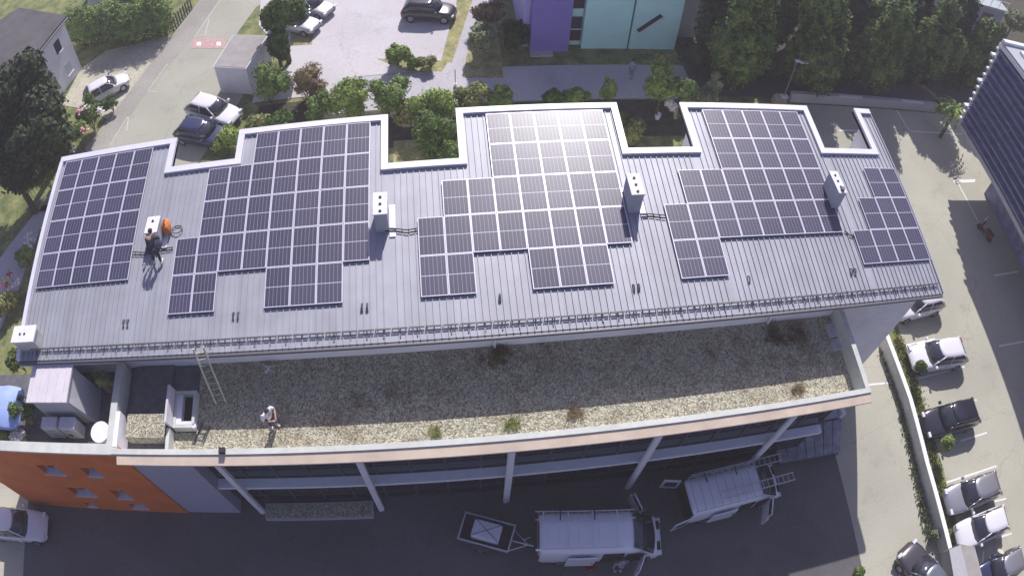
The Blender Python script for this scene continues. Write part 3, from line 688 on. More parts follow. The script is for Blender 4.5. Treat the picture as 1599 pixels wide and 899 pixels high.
flowers('pink and white roses beside the dark evergreen tree by the street', [(123, 174), (133, 168), (155, 172), (130, 202), (92, 228), (108, 232)], 3.4, ['petal_pink', 'petal_white', 'petal_white'], 1)
flowers('white flowers on the shrub at the north-west roof corner', [(76, 214), (98, 235), (110, 236), (55, 272), (45, 285), (42, 292)], 3.4, ['petal_white', 'petal_white'], 2)
flowers('red and yellow flowers at the far left edge beside the roof verge', [(12, 428), (9, 437), (7, 445)], 1.2, ['petal_red', 'petal_yellow'], 3)
flowers('white flowers along the west garden path', [(46, 375), (40, 385), (44, 370), (25, 440), (15, 455)], 1.1, ['petal_white'], 4)
struct('garden_path', xy([(66, 318), (78, 318), (30, 450), (-20, 560), (-60, 600), (-20, 430)]), .0, 'path_concrete')
plant('leafy_shrub', 'small bright shrub on the west garden strip under the flowers', 'shrub', 36, 398, .9, 17, 'leaf_bright', 1500, .09, 21, .9, trunk=False)
plant('leafy_shrub', 'yellow-green bush low on the west garden strip', 'shrub', 8, 470, .9, 24, 'leaf_yellow', 1700, .1, 22, .9, trunk=False)
plant('leafy_shrub', 'dark bush just left of the corner chimney', 'shrub', 22, 560, 1.5, 18, 'leaf_mid', 1500, .1, 23, .9, trunk=False)
# terrace plants (in pots on the terrace)
def potted(label, x, y, zt, rpx, mt, seed, n=900, z0=6.62):
    c = G(x, y, zt); r = rpx * mpp(x, y, zt); t = thing('potted_plant', label, 'potted plant', (c.x, c.y, z0))
    leafcloud(subl(c.x, c.y, zt, r, r, min(r, zt - z0 - .15), 5, seed), n, .07, seed, core=.6).build('foliage', mt, t)
    MB().cyl((c.x, c.y, z0), (c.x, c.y, z0 + .35), .17, 14, .22).build('pot', 'brick', t)
potted('yellow-green potted plant under the eaves beside the white roof hut', 158, 592, 7.6, 17, 'leaf_yellow', 31)
potted('leafy potted plant in front of the blue canopy', 30, 640, 7.8, 22, 'leaf_mid', 32, 1500)
potted('white flowering potted plant near the terrace parapet', 27, 678, 7.3, 13, 'petal_white', 33, 500)
potted('low dark red potted plant in front of the air conditioning units', 112, 668, 7.1, 14, 'leaf_brown', 34, 700)
potted('small green potted plant at the far left of the terrace', 6, 672, 7.3, 15, 'leaf_bright', 35, 700)
# blue canopy
c = G(8, 632, 8.2); t = thing('canopy', 'light blue rounded cloth canopy at the left edge of the terrace', 'canopy', (c.x, c.y, 6.62))
bm = bmesh.new(); bmesh.ops.create_grid(bm, x_segments=16, y_segments=16, size=1)
for v in bm.verts:
    x, y = v.co.x, v.co.y; k = (abs(x) ** 4 + abs(y) ** 4) ** .25; mx = max(abs(x), abs(y)) + 1e-9; s = mx / max(k, 1e-9); x *= s; y *= s
    v.co = Vector((c.x - .35 + x * 1.25, c.y + y * 1.05, 8.25 - .28 * (x * x + y * y) + .02 * sin(9 * x)))
m = MB().addbm(bm); o = m.build('cloth', 'blue_cloth', t, smooth=True); q = o.modifiers.new('s', 'SOLIDIFY'); q.thickness = .02
for sx in (-1, 1):
    for sy in (-1, 1): MB().cyl((c.x - .35 + sx * .9, c.y + sy * .75, 6.62), (c.x - .35 + sx * .9, c.y + sy * .75, 7.85), .025, 8).build('leg', 'pole_grey', t)

# top-left: hedge by the street
def hedge(name, label, pts, z, r, mt, n, seed, cat='hedge', ls=.12, group=None, kz=1.0):
    P = [G(x, y, z) for x, y in pts]; L = []; R = random.Random(seed)
    for a, b in zip(P[:-1], P[1:]):
        k = max(1, int((b - a).length / (r * .75)))
        for i in range(k): p = a.lerp(b, (i + R.random() * .5) / k); L.append((p.x + R.gauss(0, .08), p.y + R.gauss(0, .1), z * R.uniform(.9, 1.08), r * R.uniform(.85, 1.15), r * R.uniform(.85, 1.15), min(z, r * kz) * R.uniform(.9, 1.15)))
    t = thing(name, label, cat, (P[0].x, P[0].y, 0), group=group)
    leafcloud(L, n, ls, seed, core=.82).build('foliage', mt, t)
    for l in L[::2]: MB().cyl((l[0], l[1], -.02), (l[0], l[1], l[2]), .05, 6, .02).build('stem', 'bark', t)
    return t
hedge('hedge', 'tall green hedge across the street from the garage', [(118, 44), (150, 36), (200, 34), (245, 24), (278, 14)], 1.9, 1.35, 'leaf_hedge', 14000, 41, kz=1.7)
f = thing('garden_fence', 'dark slatted garden gate at the hedge end by the street', 'fence', G(283, 35, 0))
a, b = G(272, 50, 0), G(300, 15, 0); m = MB(); d = (b - a)
for i in range(9): p = a + d * i / 8; m.box((p.x - .05, p.y - .05, 0), (p.x + .05, p.y + .05, 1.3))
m.build('post', 'plastic_grey', f); m = MB(); m.cyl(a + Vector((0, 0, 1.1)), b + Vector((0, 0, 1.1)), .04, 6); m.cyl(a + Vector((0, 0, .4)), b + Vector((0, 0, .4)), .04, 6); m.build('rail', 'plastic_grey', f)
# row of shrubs between roof and path
def bush(label, x, y, z, r, mt, seed, n=2200, ls=.1, kz=.9, group='shrubs between the roof and the path'):
    plant('leafy_shrub', label, 'shrub', x, y, z * 1.1, r * 1.22, mt, int(n * 1.3), ls, seed, kz, trunk=False, group=group)
bush('dark green round shrub beside the garage corner', 417, 132, 1.6, 30, 'leaf_hedge', 51)
bush('brown thin shrub right of the round garage shrub', 476, 128, 1.6, 27, 'leaf_brown', 52, 1500, .08)
bush('pale green shrub below the brown one', 500, 163, 1.2, 22, 'leaf_hedge', 53)
bush('soft light green shrub south of the empty parking court', 545, 152, 1.5, 28, 'leaf_bright', 54)
bush('grey-green shrub left of the middle of the row', 603, 148, 1.7, 30, 'leaf_hedge', 55)
bush('dense green shrub in the middle of the row above the round bush', 675, 157, 1.7, 30, 'leaf_bright', 56, 2600)
bush('yellow-green shrub filling the gap in the row', 640, 172, 1.2, 20, 'leaf_yellow', 57)
bush('light green shrub at the right end of the sunlit row', 735, 152, 1.4, 24, 'leaf_yellow', 58)
bush('feathery green shrub just above the middle roof edge', 785, 155, 1.3, 20, 'leaf_bright', 59)
bush('low shaded shrub at the left of the notch garden', 862, 156, .9, 16, 'leaf_mid', 60)
bush('low mixed shrub by the middle roof corner', 900, 150, .9, 18, 'leaf_bright', 61)
bush('thin upright shrub at the north-east corner of the middle array', 948, 140, 1.5, 12, 'leaf_bright', 62, 900, .08, 1.6)
bush('round dark green bush in the notch beside the middle array', 680, 217, 1.6, 36, 'leaf_mid', 63, 5000, .1, .95, group=None)
bush('long leafy shrub in the notch beside the blue car', 355, 212, .9, 20, 'leaf_bright', 64, 1800, .1, .8)
bush('yellowish low hedge shrub behind the second array', 405, 195, .8, 17, 'leaf_yellow', 65)
bush('dark low shrub right of the blue car', 440, 188, .8, 17, 'leaf_mid', 66)
bush('grassy light shrub in the notch right of the middle array', 988, 208, .8, 18, 'leaf_yellow', 67)
bush('small green shrub low in the east notch garden', 975, 185, .7, 10, 'leaf_mid', 68, 900)
bush('pale flowering shrub left of the garden tree base', 1047, 163, 1.0, 9, 'petal_white', 69, 500)
bush('whitish bush at the right of the garden tree', 1100, 150, 1.2, 19, 'leaf_grey', 70)
bush('pointed light shrub behind the whitish bush', 1117, 135, 1.8, 12, 'leaf_grey', 71, 1000, .09, 1.6)
bush('round green shrub leaning on the garden tree', 1068, 143, 1.6, 18, 'leaf_hedge', 72)
plant('garden_tree', 'slim bright green tree in the garden notch right of the middle array', 'tree', 1036, 128, 3.2, 30, 'leaf_bright', 4200, .1, 73, 1.5, sub=9)
c = G(1027, 180, .3); t = thing('plant_pot', 'small white pot in the shaded notch garden', 'pot', (c.x, c.y, 0))
MB().cyl((c.x, c.y, 0), (c.x, c.y, .42), .17, 14, .24).build('pot', 'chimney_white', t); MB().cyl((c.x, c.y, .36), (c.x, c.y, .40), .2, 14).build('soil', 'soil', t)
# parking court plants
plant('spreading_tree', 'dark green tree at the left edge of the parking court, beside the silver cars', 'tree', 436, 18, 4.6, 34, 'leaf_mid', 6000, .15, 81, 1.3, sub=10, tr=.15)
plant('spreading_tree', 'lower dark tree right below the one by the silver cars', 'tree', 432, 72, 2.4, 24, 'leaf_mid', 3500, .13, 82, 1.2, sub=8, tr=.12)
plant('leafy_shrub', 'spiky bright shrub on the parking court island', 'shrub', 620, 84, 1.1, 21, 'leaf_bright', 1900, .11, 83, .9, trunk=False)
plant('leafy_shrub', 'low trimmed shrub at the tip of the parking court island', 'shrub', 666, 98, .6, 16, 'leaf_yellow', 1400, .08, 84, .8, trunk=False)
plant('leafy_shrub', 'small shrub between the spiky one and the trimmed one', 'shrub', 645, 98, .5, 11, 'leaf_bright', 900, .08, 85, .8, trunk=False)
plant('flowering_bush', 'pinkish flowering bush left of the purple wall, upper one', 'shrub', 765, 22, 1.7, 26, 'leaf_brown', 2600, .1, 86, .9, trunk=False)
plant('flowering_bush', 'pale green bush left of the purple wall, lower one', 'shrub', 755, 60, 1.6, 30, 'leaf_grey', 3200, .1, 87, .9, trunk=False)
plant('leafy_shrub', 'dark bush in the shade against the purple wall', 'shrub', 803, 55, 1.4, 26, 'leaf_dark', 2400, .12, 88, .9, trunk=False)
struct('island', xy([(588, 92), (640, 112), (690, 112), (700, 96), (640, 92)]), .014, 'dry_grass')
struct('corner_lawn', xy([(455, 50), (490, 52), (487, 70), (452, 72)]), .014, 'dry_grass')
# dark tree row, upper right
for i, (x, y, r, lab) in enumerate([(1168, 50, 56, 'widest tall green tree at the left end of the upper right tree row'), (1277, 52, 52, 'tall tree second from the left in the upper right row'), (1380, 56, 48, 'middle tall tree of the upper right row'),
                                   (1458, 62, 42, 'tall tree second from the right in the upper right row'), (1530, 72, 34, 'shorter tree at the right end of the row beside the louvred office')]):
    plant('street_tree', lab, 'tree', x, y + 8, 4.9, r, 'leaf_tall', 15000, .15, 90 + i, 1.95, ky=1.0, sub=16, tr=.2, group='row of tall trees at the upper right', core=.82)
for i, (x, y, r, lab) in enumerate([(1118, 8, 34, 'dark tree between the turquoise wall and the tall tree row'), (1226, 12, 36, 'dark tree in the first gap behind the tall tree row'), (1330, 18, 36, 'dark tree in the second gap behind the tall tree row'), (1418, 26, 32, 'dark tree in the third gap behind the tall tree row'), (1494, 40, 28, 'dark tree in the last gap behind the tall tree row')]):
    plant('woodland_tree', lab, 'tree', x, y, 5.6, r, 'leaf_dark', 5000, .2, 190 + i, 2.3, sub=10, tr=.2, group='darker trees behind the tall row', core=.86)
plant('street_tree', 'pale green tree behind the louvred office corner', 'tree', 1585, 30, 6, 24, 'leaf_grey', 2500, .17, 97, 1.0, sub=6)
hedge('undergrowth_hedge', 'dark undergrowth between the trunks of the upper right tree row', [(1085, 92), (1180, 98), (1290, 102), (1400, 108), (1530, 118)], 1.2, 1.25, 'leaf_dark', 9000, 120, ls=.15)
# palm
c = G(1494, 168, 3.4); base = G(1488, 205, 0); base = Vector((c.x, c.y, 0)); t = thing('palm_tree', 'small palm tree beside the corner of the louvred office', 'palm tree', base)
MB().cyl(base, (base.x, base.y, 3.3), .16, 10, .12).build('trunk', 'bark', t)
m = MB(); R = random.Random(5)
for k in range(34):
    a = k * 2.4; el = R.uniform(-.1, 1.0); L = R.uniform(1.5, 2.3); pts = []
    for i in range(7):
        s = i / 6; pts.append(Vector((base.x + cos(a) * L * s * cos(el * .6), base.y + sin(a) * L * s * cos(el * .6), 3.3 + L * (sin(el) * s - 1.0 * s * s * .9))))
    for i in range(6):
        p, q = pts[i], pts[i + 1]; d = (q - p).normalized(); sd_ = d.cross(Vector((0, 0, 1))).normalized() * (.17 * sin(pi * (i + 1) / 7.5) + .03)
        m.add([p, p + sd_ + d * .1 - Vector((0, 0, .06)), q, p - sd_ + d * .1 - Vector((0, 0, .06))], [(0, 1, 2), (0, 2, 3)])
m.build('crown', 'leaf_bright', t)
# two ball trees by the parking bays, hedge weeds on the driveway wall
plant('ball_tree', 'small round tree in front of the white saloon car in the bay', 'tree', 1437, 571, 1.3, 13, 'leaf_mid', 1500, .08, 101, 1.0, tr=.04, sub=4, group='small round trees on the verge')
plant('ball_tree', 'small bright round tree in front of the black car in the bay', 'tree', 1478, 694, 1.3, 16, 'leaf_bright', 1700, .08, 102, 1.0, tr=.04, sub=4, group='small round trees on the verge')
plant('leafy_shrub', 'scrubby bush at the foot of the driveway wall', 'shrub', 1460, 835, .45, 11, 'leaf_grey', 900, .07, 103, .8, trunk=False)
plant('leafy_shrub', 'green tuft at the bottom edge beside the shadow', 'shrub', 1340, 893, .3, 12, 'leaf_bright', 700, .07, 104, .7, trunk=False)
plant('leafy_shrub', 'dry bush on the gravel roof near its east end', 'shrub', 1228, 530, ZG + .1, 1, 'leaf_brown', 10, .05, 105, .4, trunk=False) if 0 else None
def weed(label, x, y, rpx, mt, seed, n=500):
    c = G(x, y, ZG + .1); r = rpx * mpp(x, y, ZG); R = random.Random(seed); t = MB(); tufts = []
    for _ in range(max(4, n // 40)):
        a = R.random() * 6.28; d = r * R.random() ** .8; tufts.append((c.x + cos(a) * d, c.y + sin(a) * d * .6, R.uniform(.12, .34)))
    for _ in range(n):
        tx, ty, tl = R.choice(tufts); a = R.random() * 6.28; p = Vector((tx + R.gauss(0, .05), ty + R.gauss(0, .05), ZG - .01)); L = tl * R.uniform(.6, 1.5)
        h = Vector((cos(a) * L * .8, sin(a) * L * .8, L * R.uniform(.3, 1.0))); w_ = Vector((cos(a + 1.57), sin(a + 1.57), 0)) * .011
        t.add([p - w_, p + w_, p + h], [(0, 1, 2)])
    tag(t.build('dry_weeds', mt), label, 'weeds')
weed('brown dry weeds on the shaded gravel roof near the downpipe', 775, 555, 26, 'leaf_brown', 1, 700)
weed('brown dry weeds on the shaded gravel roof near the east end', 1228, 525, 36, 'leaf_brown', 2, 1200)
weed('rusty weeds on the sunlit gravel strip near the east end', 1247, 608, 10, 'leaf_brown', 3, 350)
weed('yellow weeds on the sunlit gravel strip below the middle downpipe', 798, 660, 12, 'leaf_yellow', 4, 350)
weed('brown weeds on the sunlit gravel strip right of the middle', 897, 645, 12, 'leaf_brown', 5, 350)
weed('pale weeds on the sunlit gravel strip left of the middle', 680, 672, 10, 'leaf_yellow', 6, 300)
# low scrub along the driveway wall foot and verge
def scrub(name, pts, z, mt, n, seed, ls=.05, sp=.18):
    R = random.Random(seed); P = [G(x, y, 0) for x, y in pts]; m = MB()
    for _ in range(n):
        i = R.randrange(len(P) - 1); p = P[i].lerp(P[i + 1], R.random()) + Vector((R.gauss(0, sp), R.gauss(0, sp), 0)); a = R.random() * 6.28; h = Vector((R.gauss(0, .05), R.gauss(0, .05), z * R.random()))
        w_ = Vector((cos(a), sin(a), 0)) * ls; m.add([p - w_, p + w_, p + h + w_ * .3, p + h - w_ * .5], [(0, 1, 2, 3)])
    return tag(m.build(name, mt), kind='stuff', label='low weeds growing along the foot of the driveway wall' if 'weed' in name else 'grass growing on the verge', cat='ground cover')
scrub('ground_weeds', [(1378, 545), (1408, 640), (1430, 740), (1450, 840)], .25, 'leaf_grey', 1800, 1)
scrub('verge_grass', [(1402, 530), (1430, 610), (1462, 740), (1490, 840)], .16, 'leaf_yellow', 5000, 2, .04, .2)

# ------------------------------------------------------------------ walls and street furniture
t = thing('retaining_wall', 'long pale concrete wall between the driveway and the parking bays', 'wall', (42.3, -12, 0))
pts = [G(1385, 522, 1.0), G(1421.7, 620.8, 1.0), G(1448, 720.7, 1.0), G(1484, 855, 1.0)]; pts = [Vector((p.x, p.y, 0)) for p in pts]
m = MB(); k = MB()
for a, b in zip(pts[:-1], pts[1:]):
    d = (b - a).normalized(); n_ = Vector((-d.y, d.x, 0)) * .1; n_ = n_ if n_.x < 0 else -n_
    q = [a + n_, b + n_, b - n_, a - n_]; m.prism([(p.x, p.y) for p in q], 0, .94)
    n2 = n_ * 1.35; q = [a + n2, b + n2, b - n2, a - n2]; k.prism([(p.x, p.y) for p in q], .942, 1.0)
m.build('wall_body', 'coping', t); k.build('wall_cap', 'wall_white', t)
t = thing('gate_pier', 'grey flat-topped concrete pier block at the south end of the driveway wall', 'wall', G(1495, 880, 0))
P = [G(x, y, 1.0) for x, y in ((1482, 857), (1500, 850), (1518, 925), (1494, 930))]; MB().prism([(p.x, p.y) for p in P], 0, 1.0).build('pier', 'wall_grey', t)
P = [G(x, y, .9) for x, y in ((1497, 848), (1522, 853), (1540, 925), (1519, 925))]; MB().prism([(p.x, p.y) for p in P], .3, .9).build('cover_slab', 'garage_roof', t)
MB().box((P[0].x + .2, P[0].y - .8, 0), (P[0].x + .5, P[0].y - .4, .3)).build('support', 'wall_grey', t)
t = thing('boundary_wall', 'low light grey concrete wall with white caps behind the east parking corner', 'wall', (50, 12.3, 0))
m = MB(); m.box((43.4, 12.15, 0), (58.2, 12.5, .85)); m.build('wall_body', 'wall_grey', t)
m = MB(); m.box((47.6, 12.1, .852), (49.8, 12.3, .92)); m.box((54.0, 12.1, .852), (56.4, 12.3, .92)); m.build('wall_cap', 'trim_metal', t)
t = thing('planter_box', 'brick-coloured planter block at the foot of the street lamp', 'planter', (42.2, 12.4, 0))
P = xy([(1206, 150), (1212, 146), (1230, 148), (1230, 160), (1212, 159)], .5); MB().prism(P, 0, .5).build('planter_body', 'brick', t); MB().prism([((p[0] - 42.4) * .9 + 42.4, (p[1] - 12.6) * .9 + 12.6) for p in P], .502, .52).build('planter_soil', 'sand', t)
lp = G(1224, 151, .5); t = thing('street_lamp', 'slim street lamp with white twin head at the upper right', 'street lamp', (lp.x, lp.y, .52))
MB().cyl((lp.x, lp.y, .52), (lp.x, lp.y, 3.9), .05, 10, .035).build('pole', 'pole_grey', t)
m = MB(); m.bbox((lp.x - .15, lp.y - .14, 3.9), (lp.x + .25, lp.y + .14, 4.0), .03); m.bbox((lp.x + .22, lp.y - .2, 3.87), (lp.x + .95, lp.y + .08, 3.96), .03); m.build('lamp_head', 'lamp_white', t); MB().box((lp.x - .25, lp.y - .2, .52), (lp.x + .3, lp.y + .15, .62)).build('base_plate', 'lamp_white', t)
c = G(711, 135, 0); t = thing('signpost', 'thin white post on the path edge above the shrub row', 'post', (c.x, c.y, 0)); MB().cyl((c.x, c.y, 0), (c.x, c.y, 1.5), .03, 8).build('pole', 'pole_grey', t); MB().cyl((c.x, c.y, 0), (c.x, c.y, .25), .11, 12).build('base', 'lamp_white', t)
c = G(1562, 862, 1.2); t = thing('traffic_sign', 'round brown sign on a white post by the last parking bay', 'sign', (c.x, c.y, 0)); MB().cyl((c.x, c.y, 0), (c.x, c.y, 1.2), .035, 8).build('post', 'lamp_white', t)
MB().cyl((c.x, c.y, 1.2), (c.x + .02, c.y + .05, 1.27), .25, 20).build('sign_plate', 'sand', t)
# delivery dock with planked top
t = thing('loading_platform', 'low loading platform with grey planked top in the shade below the fascia', 'platform', (35.6, -12.6, 0))
z_ = .45; P = xy([(1205, 675), (1315, 653), (1312, 705), (1218, 722)], z_); P0, P1, P2, P3 = [Vector((*p, 0)) for p in P]
m = MB(); n = 7
for i in range(n):
    a, b = i / n + .006, (i + 1) / n - .006; q = [P0.lerp(P1, a), P0.lerp(P1, b), P3.lerp(P2, b), P3.lerp(P2, a)]; m.prism([(p.x, p.y) for p in q], .33, z_ + .03 * (i % 2))
m.build('planks', 'planks', t); MB().prism(P, .02, .32).build('base', 'gutter_metal', t)
P = xy([(1222, 640), (1312, 632), (1312, 648), (1200, 672)], .7); MB().prism(P, 0, .7).build('back_ledge', 'wall_purplegrey', t)
c = G(1316, 640, .9); MB().bbox((c.x - .14, c.y - .25, 0), (c.x + .14, c.y + .25, .95), .02).build('end_post', 'chimney_white', t)
# planter strip at the facade foot
t = thing('raised_bed', 'narrow gravelled raised bed at the foot of the facade between two pillars', 'planter', (11.5, -13.5, 0))
MB().box((9.0, -13.95, 0), (14.1, -13.15, .22)).build('kerb', 'wall_grey', t); MB().box((9.08, -13.87, .21), (14.0, -13.22, .24)).build('gravel_fill', 'gravel', t)

# ------------------------------------------------------------------ houses and big neighbours
# coloured block at the top
t = thing('apartment_block', 'apartment block with purple and turquoise walls at the top of the picture', 'building', (30, 19, 0)); HZ = 12.2
m = MB(); m.box((25.0, 17.45, 0), (27.75, 32, HZ)); m.build('wall', 'purple_wall', t)
m = MB(); m.box((24.55, 18.2, 0), (24.99, 31, HZ)); m.build('wall', 'lilac_wall', t)
m = MB(); m.box((28.75, 17.8, 0), (32.15, 32, HZ)); m.box((32.3, 17.8, 0), (35.85, 32, HZ)); m.build('wall', 'teal_wall', t)
m = MB(); m.box((32.14, 17.95, 0), (32.31, 31, HZ)); m.build('joint', 'plastic_grey', t)
m = MB(); m.box((27.76, 18.3, 0), (28.74, 31, HZ)); m.build('wall', 'teal_wall', t)
for i, z0 in enumerate((.5, 3.4, 6.4, 9.2)):
    MB().box((27.8, 18.2, z0), (28.7, 18.29, z0 + 2.1)).build('window', 'glass_dark', t)
    MB().box((27.78, 18.14, z0 - .12), (28.72, 18.29, z0 - .01)).build('window_sill', 'trim_metal', t)
    MB().box((27.78, 18.14, z0 + 1.0), (28.72, 18.2, z0 + 1.08)).build('window_frame', 'trim_metal', t)
m = MB(); a = Vector((32.75, 17.74, 1.7)); b = Vector((34.3, 17.74, 3.2)); d = (b - a); n_ = Vector((-d.z, 0, d.x)).normalized() * .16
for q, yy in ((1, 0),): m.add([a - n_, b - n_, b + n_, a + n_] + [v + Vector((0, .06, 0)) for v in (a - n_, b - n_, b + n_, a + n_)], [(0, 1, 2, 3), (0, 4, 5, 1), (2, 6, 7, 3), (1, 5, 6, 2), (3, 7, 4, 0)])
m.build('slanted_window', 'glass_dark', t, fix=True)
m = MB(); a2, b2 = a - n_ * 1.0, b - n_ * 1.0; m.add([a2 - n_ * .9 + Vector((0, -.05, 0)), b2 - n_ * .9 + Vector((0, -.05, 0)), b2 + Vector((0, -.05, 0)), a2 + Vector((0, -.05, 0)), a2 - n_ * .9 + Vector((0, .05, 0)), b2 - n_ * .9 + Vector((0, .05, 0)), b2 + Vector((0, .05, 0)), a2 + Vector((0, .05, 0))], [(0, 1, 2, 3), (0, 4, 5, 1), (2, 6, 7, 3), (1, 5, 6, 2), (3, 7, 4, 0)])
m.build('slanted_sill', 'trim_metal', t, fix=True)
MB().box((24.5, 17.3, HZ), (35.9, 32, HZ + .3)).build('roof', 'garage_roof', t)
m = MB(); m.box((35.86, 19.5, 0), (38.0, 31, 8)); m.build('stair_annex', 'wall_grey', t)
m = MB(); m.box((25.0, 16.9, 0), (26.6, 17.44, .14)); m.build('door_step', 'wall_grey', t)
# white white house, top left
t = thing('white_house', 'white two-storey house with broad grey roof at the upper left', 'house', (-15, 20, 0))
g0 = Vector((-11.66, 22.53, 0)); g1 = Vector((-13.15, 16.2, 0)); ax = (g1 - g0).normalized(); back = Vector((ax.y, -ax.x, 0)); back = back if back.x < 0 else -back
ZE = 5.35; DP = 10.0; V3 = lambda p, z: Vector((p.x, p.y, z))
MB().prism([(p.x, p.y) for p in (g0, g0 + back * DP, g1 + back * DP, g1)], 0, ZE - .02).build('wall', 'house_wall', t)
o_ = .3; a, b = g0 - ax * o_ - back * o_, g1 + ax * o_ - back * o_; mid_k = DP / 2 + o_
m = MB(); q = [V3(a, ZE), V3(b, ZE), V3(b + back * mid_k, ZE + 1.5), V3(a + back * mid_k, ZE + 1.5), V3(b + back * 2 * mid_k, ZE), V3(a + back * 2 * mid_k, ZE)]; up = Vector((0, 0, .16)); n = 6
m.add(q + [p + up for p in q], [(0, 3, 2, 1), (3, 5, 4, 2), (6, 7, 8, 9), (9, 8, 10, 11), (0, 1, 7, 6), (1, 2, 8, 7), (2, 4, 10, 8), (4, 5, 11, 10), (5, 3, 9, 11), (3, 0, 6, 9)]); m.build('roof', 'house_roof', t, fix=True)
m = MB(); m.cyl(V3(a, ZE - .05) - back * .05, V3(b, ZE - .05) - back * .05, .07, 8); m.build('gutter', 'gutter_metal', t)
def wall_hit(x, y):
    d = ray(x, y); k = (g0 - CPOS).dot(back) / d.dot(back); return CPOS + d * k
for x_, y_, mt in ((90, 73, 'glass_dark'), (67, 104, 'glass_dark'), (107, 106, 'chimney_side'), (85, 132, 'glass_dark')):
    p = wall_hit(x_, y_); h_ = .55; A_ = p - ax * .4; B_ = p + ax * .4; o = -back * .02
    def slab(z0, z1, d0, d1, name, mm_, e=0): MB().add([V3(A_ - ax * e, z0) - back * d0, V3(B_ + ax * e, z0) - back * d0, V3(B_ + ax * e, z1) - back * d0, V3(A_ - ax * e, z1) - back * d0, V3(A_ - ax * e, z0) - back * d1, V3(B_ + ax * e, z0) - back * d1, V3(B_ + ax * e, z1) - back * d1, V3(A_ - ax * e, z1) - back * d1], [(0, 1, 2, 3), (4, 7, 6, 5), (0, 4, 5, 1), (1, 5, 6, 2), (2, 6, 7, 3), (3, 7, 4, 0)]).build(name, mm_, t, fix=True)
    slab(p.z - h_, p.z + h_, .005, .03, 'window', mt); slab(p.z - h_ - .09, p.z - h_ - .01, .005, .14, 'window_sill', 'trim_metal', .06)
# garage
t = thing('garage', 'white flat-roofed garage with brown-grey roof beside the street', 'garage', (5, 17, 0))
P = [G(x, y, 2.5) for x, y in ((364, 54), (418, 56), (384, 107), (332, 104))]; ce = sum(P, Vector()) / 4
MB().prism([((p.x - ce.x) * .96 + ce.x, (p.y - ce.y) * .96 + ce.y) for p in P], 0, 2.4).build('wall', 'house_wall', t)
MB().prism([(p.x, p.y) for p in P], 2.4, 2.47).build('roof_edge', 'trim_metal', t); MB().prism([((p.x - ce.x) * .95 + ce.x, (p.y - ce.y) * .97 + ce.y) for p in P], 2.472, 2.5).build('roof', 'garage_roof', t)
# pale house behind the hedge, top
t = thing('garden_house', 'pale grey-violet low house behind the hedge at the top left', 'house', (-6, 34, 0))
pa, pb = G(140, 13, 0), G(240, 6, 0)
m = MB(); m.box((pa.x, pa.y, 0), (pb.x, 39, 3.2)); m.build('wall', 'house_wall', t); m = MB(); m.box((pa.x - .3, pa.y - .3, 3.2), (pb.x + .3, 39.3, 3.4)); m.build('roof', 'garage_roof', t)
for x_ in (pa.x + 1, pa.x + 4.5): MB().box((x_, pa.y - .07, 1.0), (x_ + 1.3, pa.y - .01, 2.3)).build('window', 'glass_dark', t)
# grey building behind the tree row
t = thing('terraced_block', 'grey-violet low building with railings behind the upper right tree row', 'building', (70, 27, 0))
m = MB(); m.box((56, 26.5, 0), (78, 38, 3.4)); m.build('wall', 'wall_purplegrey', t); MB().box((55.8, 26.2, 3.4), (78.2, 38.2, 3.7)).build('roof', 'roof_membrane', t)
m = MB()
for i in range(16): m.cyl((56 + i * 1.45, 26.3, 3.7), (56 + i * 1.45, 26.3, 4.7), .04, 6)
m.cyl((56, 26.3, 4.7), (78, 26.3, 4.7), .05, 6); m.build('railing', 'steel_paint', t)
for i in range(6): MB().box((57.5 + i * 3.4, 26.42, .9), (59.3 + i * 3.4, 26.49, 2.6)).build('window', 'glass_dark', t)
# louvred office, right
t = thing('louvred_office', 'dark blue louvred office block with white parapet at the right edge', 'building', (66, -8, 0)); X0, Y0, Y1, ZB, ZT = 54.95, 6.7, -42, 3.9, 12.0
MB().box((X0 + .25, Y1, ZB + .35), (82, Y0 - .3, ZT)).build('wall', 'louvre', t)
m = MB(); m.box((X0, Y1, ZB), (82, Y0 - .1, ZB + .34)); m.build('floor_slab', 'office_frame', t)
m = MB(); k = 0; z_ = ZB + .75; tips = MB()
while z_ < ZT - .5:
    big = k % 4 == 2
    m.box((X0 - (.28 if not big else .42), Y1, z_), (X0 + .249, Y0 - .25, z_ + .10)); MB().bbox((X0 - (.30 if not big else .5), Y0 - .25, z_ - .03), (X0 + (.12 if not big else .3), Y0 + (.02 if not big else .1), z_ + .16), .03).build('louvre_end', 'louvre_tip', t); z_ += .62; k += 1
m.build('louvres', 'louvre', t)
m = MB(); m.box((X0 - .1, Y0 - .3, ZB), (X0 + .3, Y0 - .05, ZT - .3)); m.build('corner_post', 'office_frame', t)
m = MB(); m.box((X0 - .1, Y1, ZT), (X0 + 1.3, Y0 - .02, ZT + .18)); m.box((X0 + 1.3, Y0 - 1.2, ZT), (82, Y0 - .02, ZT + .18)); m.build('parapet', 'office_frame', t)
m = MB(); m.box((X0 - .16, Y1, ZT - .28), (X0 + .02, Y0 + .04, ZT + .02)); m.box((X0 + 1.1, Y1, ZT + .182), (X0 + 1.45, Y0 - 1.0, ZT + .4)); m.box((X0 - .05, Y0 - .35, ZT + .182), (82, Y0, ZT + .4)); m.build('parapet_trim', 'louvre_tip', t)
m = MB(); m.box((X0 + 1.46, Y1, ZT + .002), (82, Y0 - 1.21, ZT + .06)); m.build('roof', 'roof_membrane', t)
m = MB(); m.box((58.4, Y1, 0), (82, 3.4, ZB)); m.build('wall', 'louvre', t)
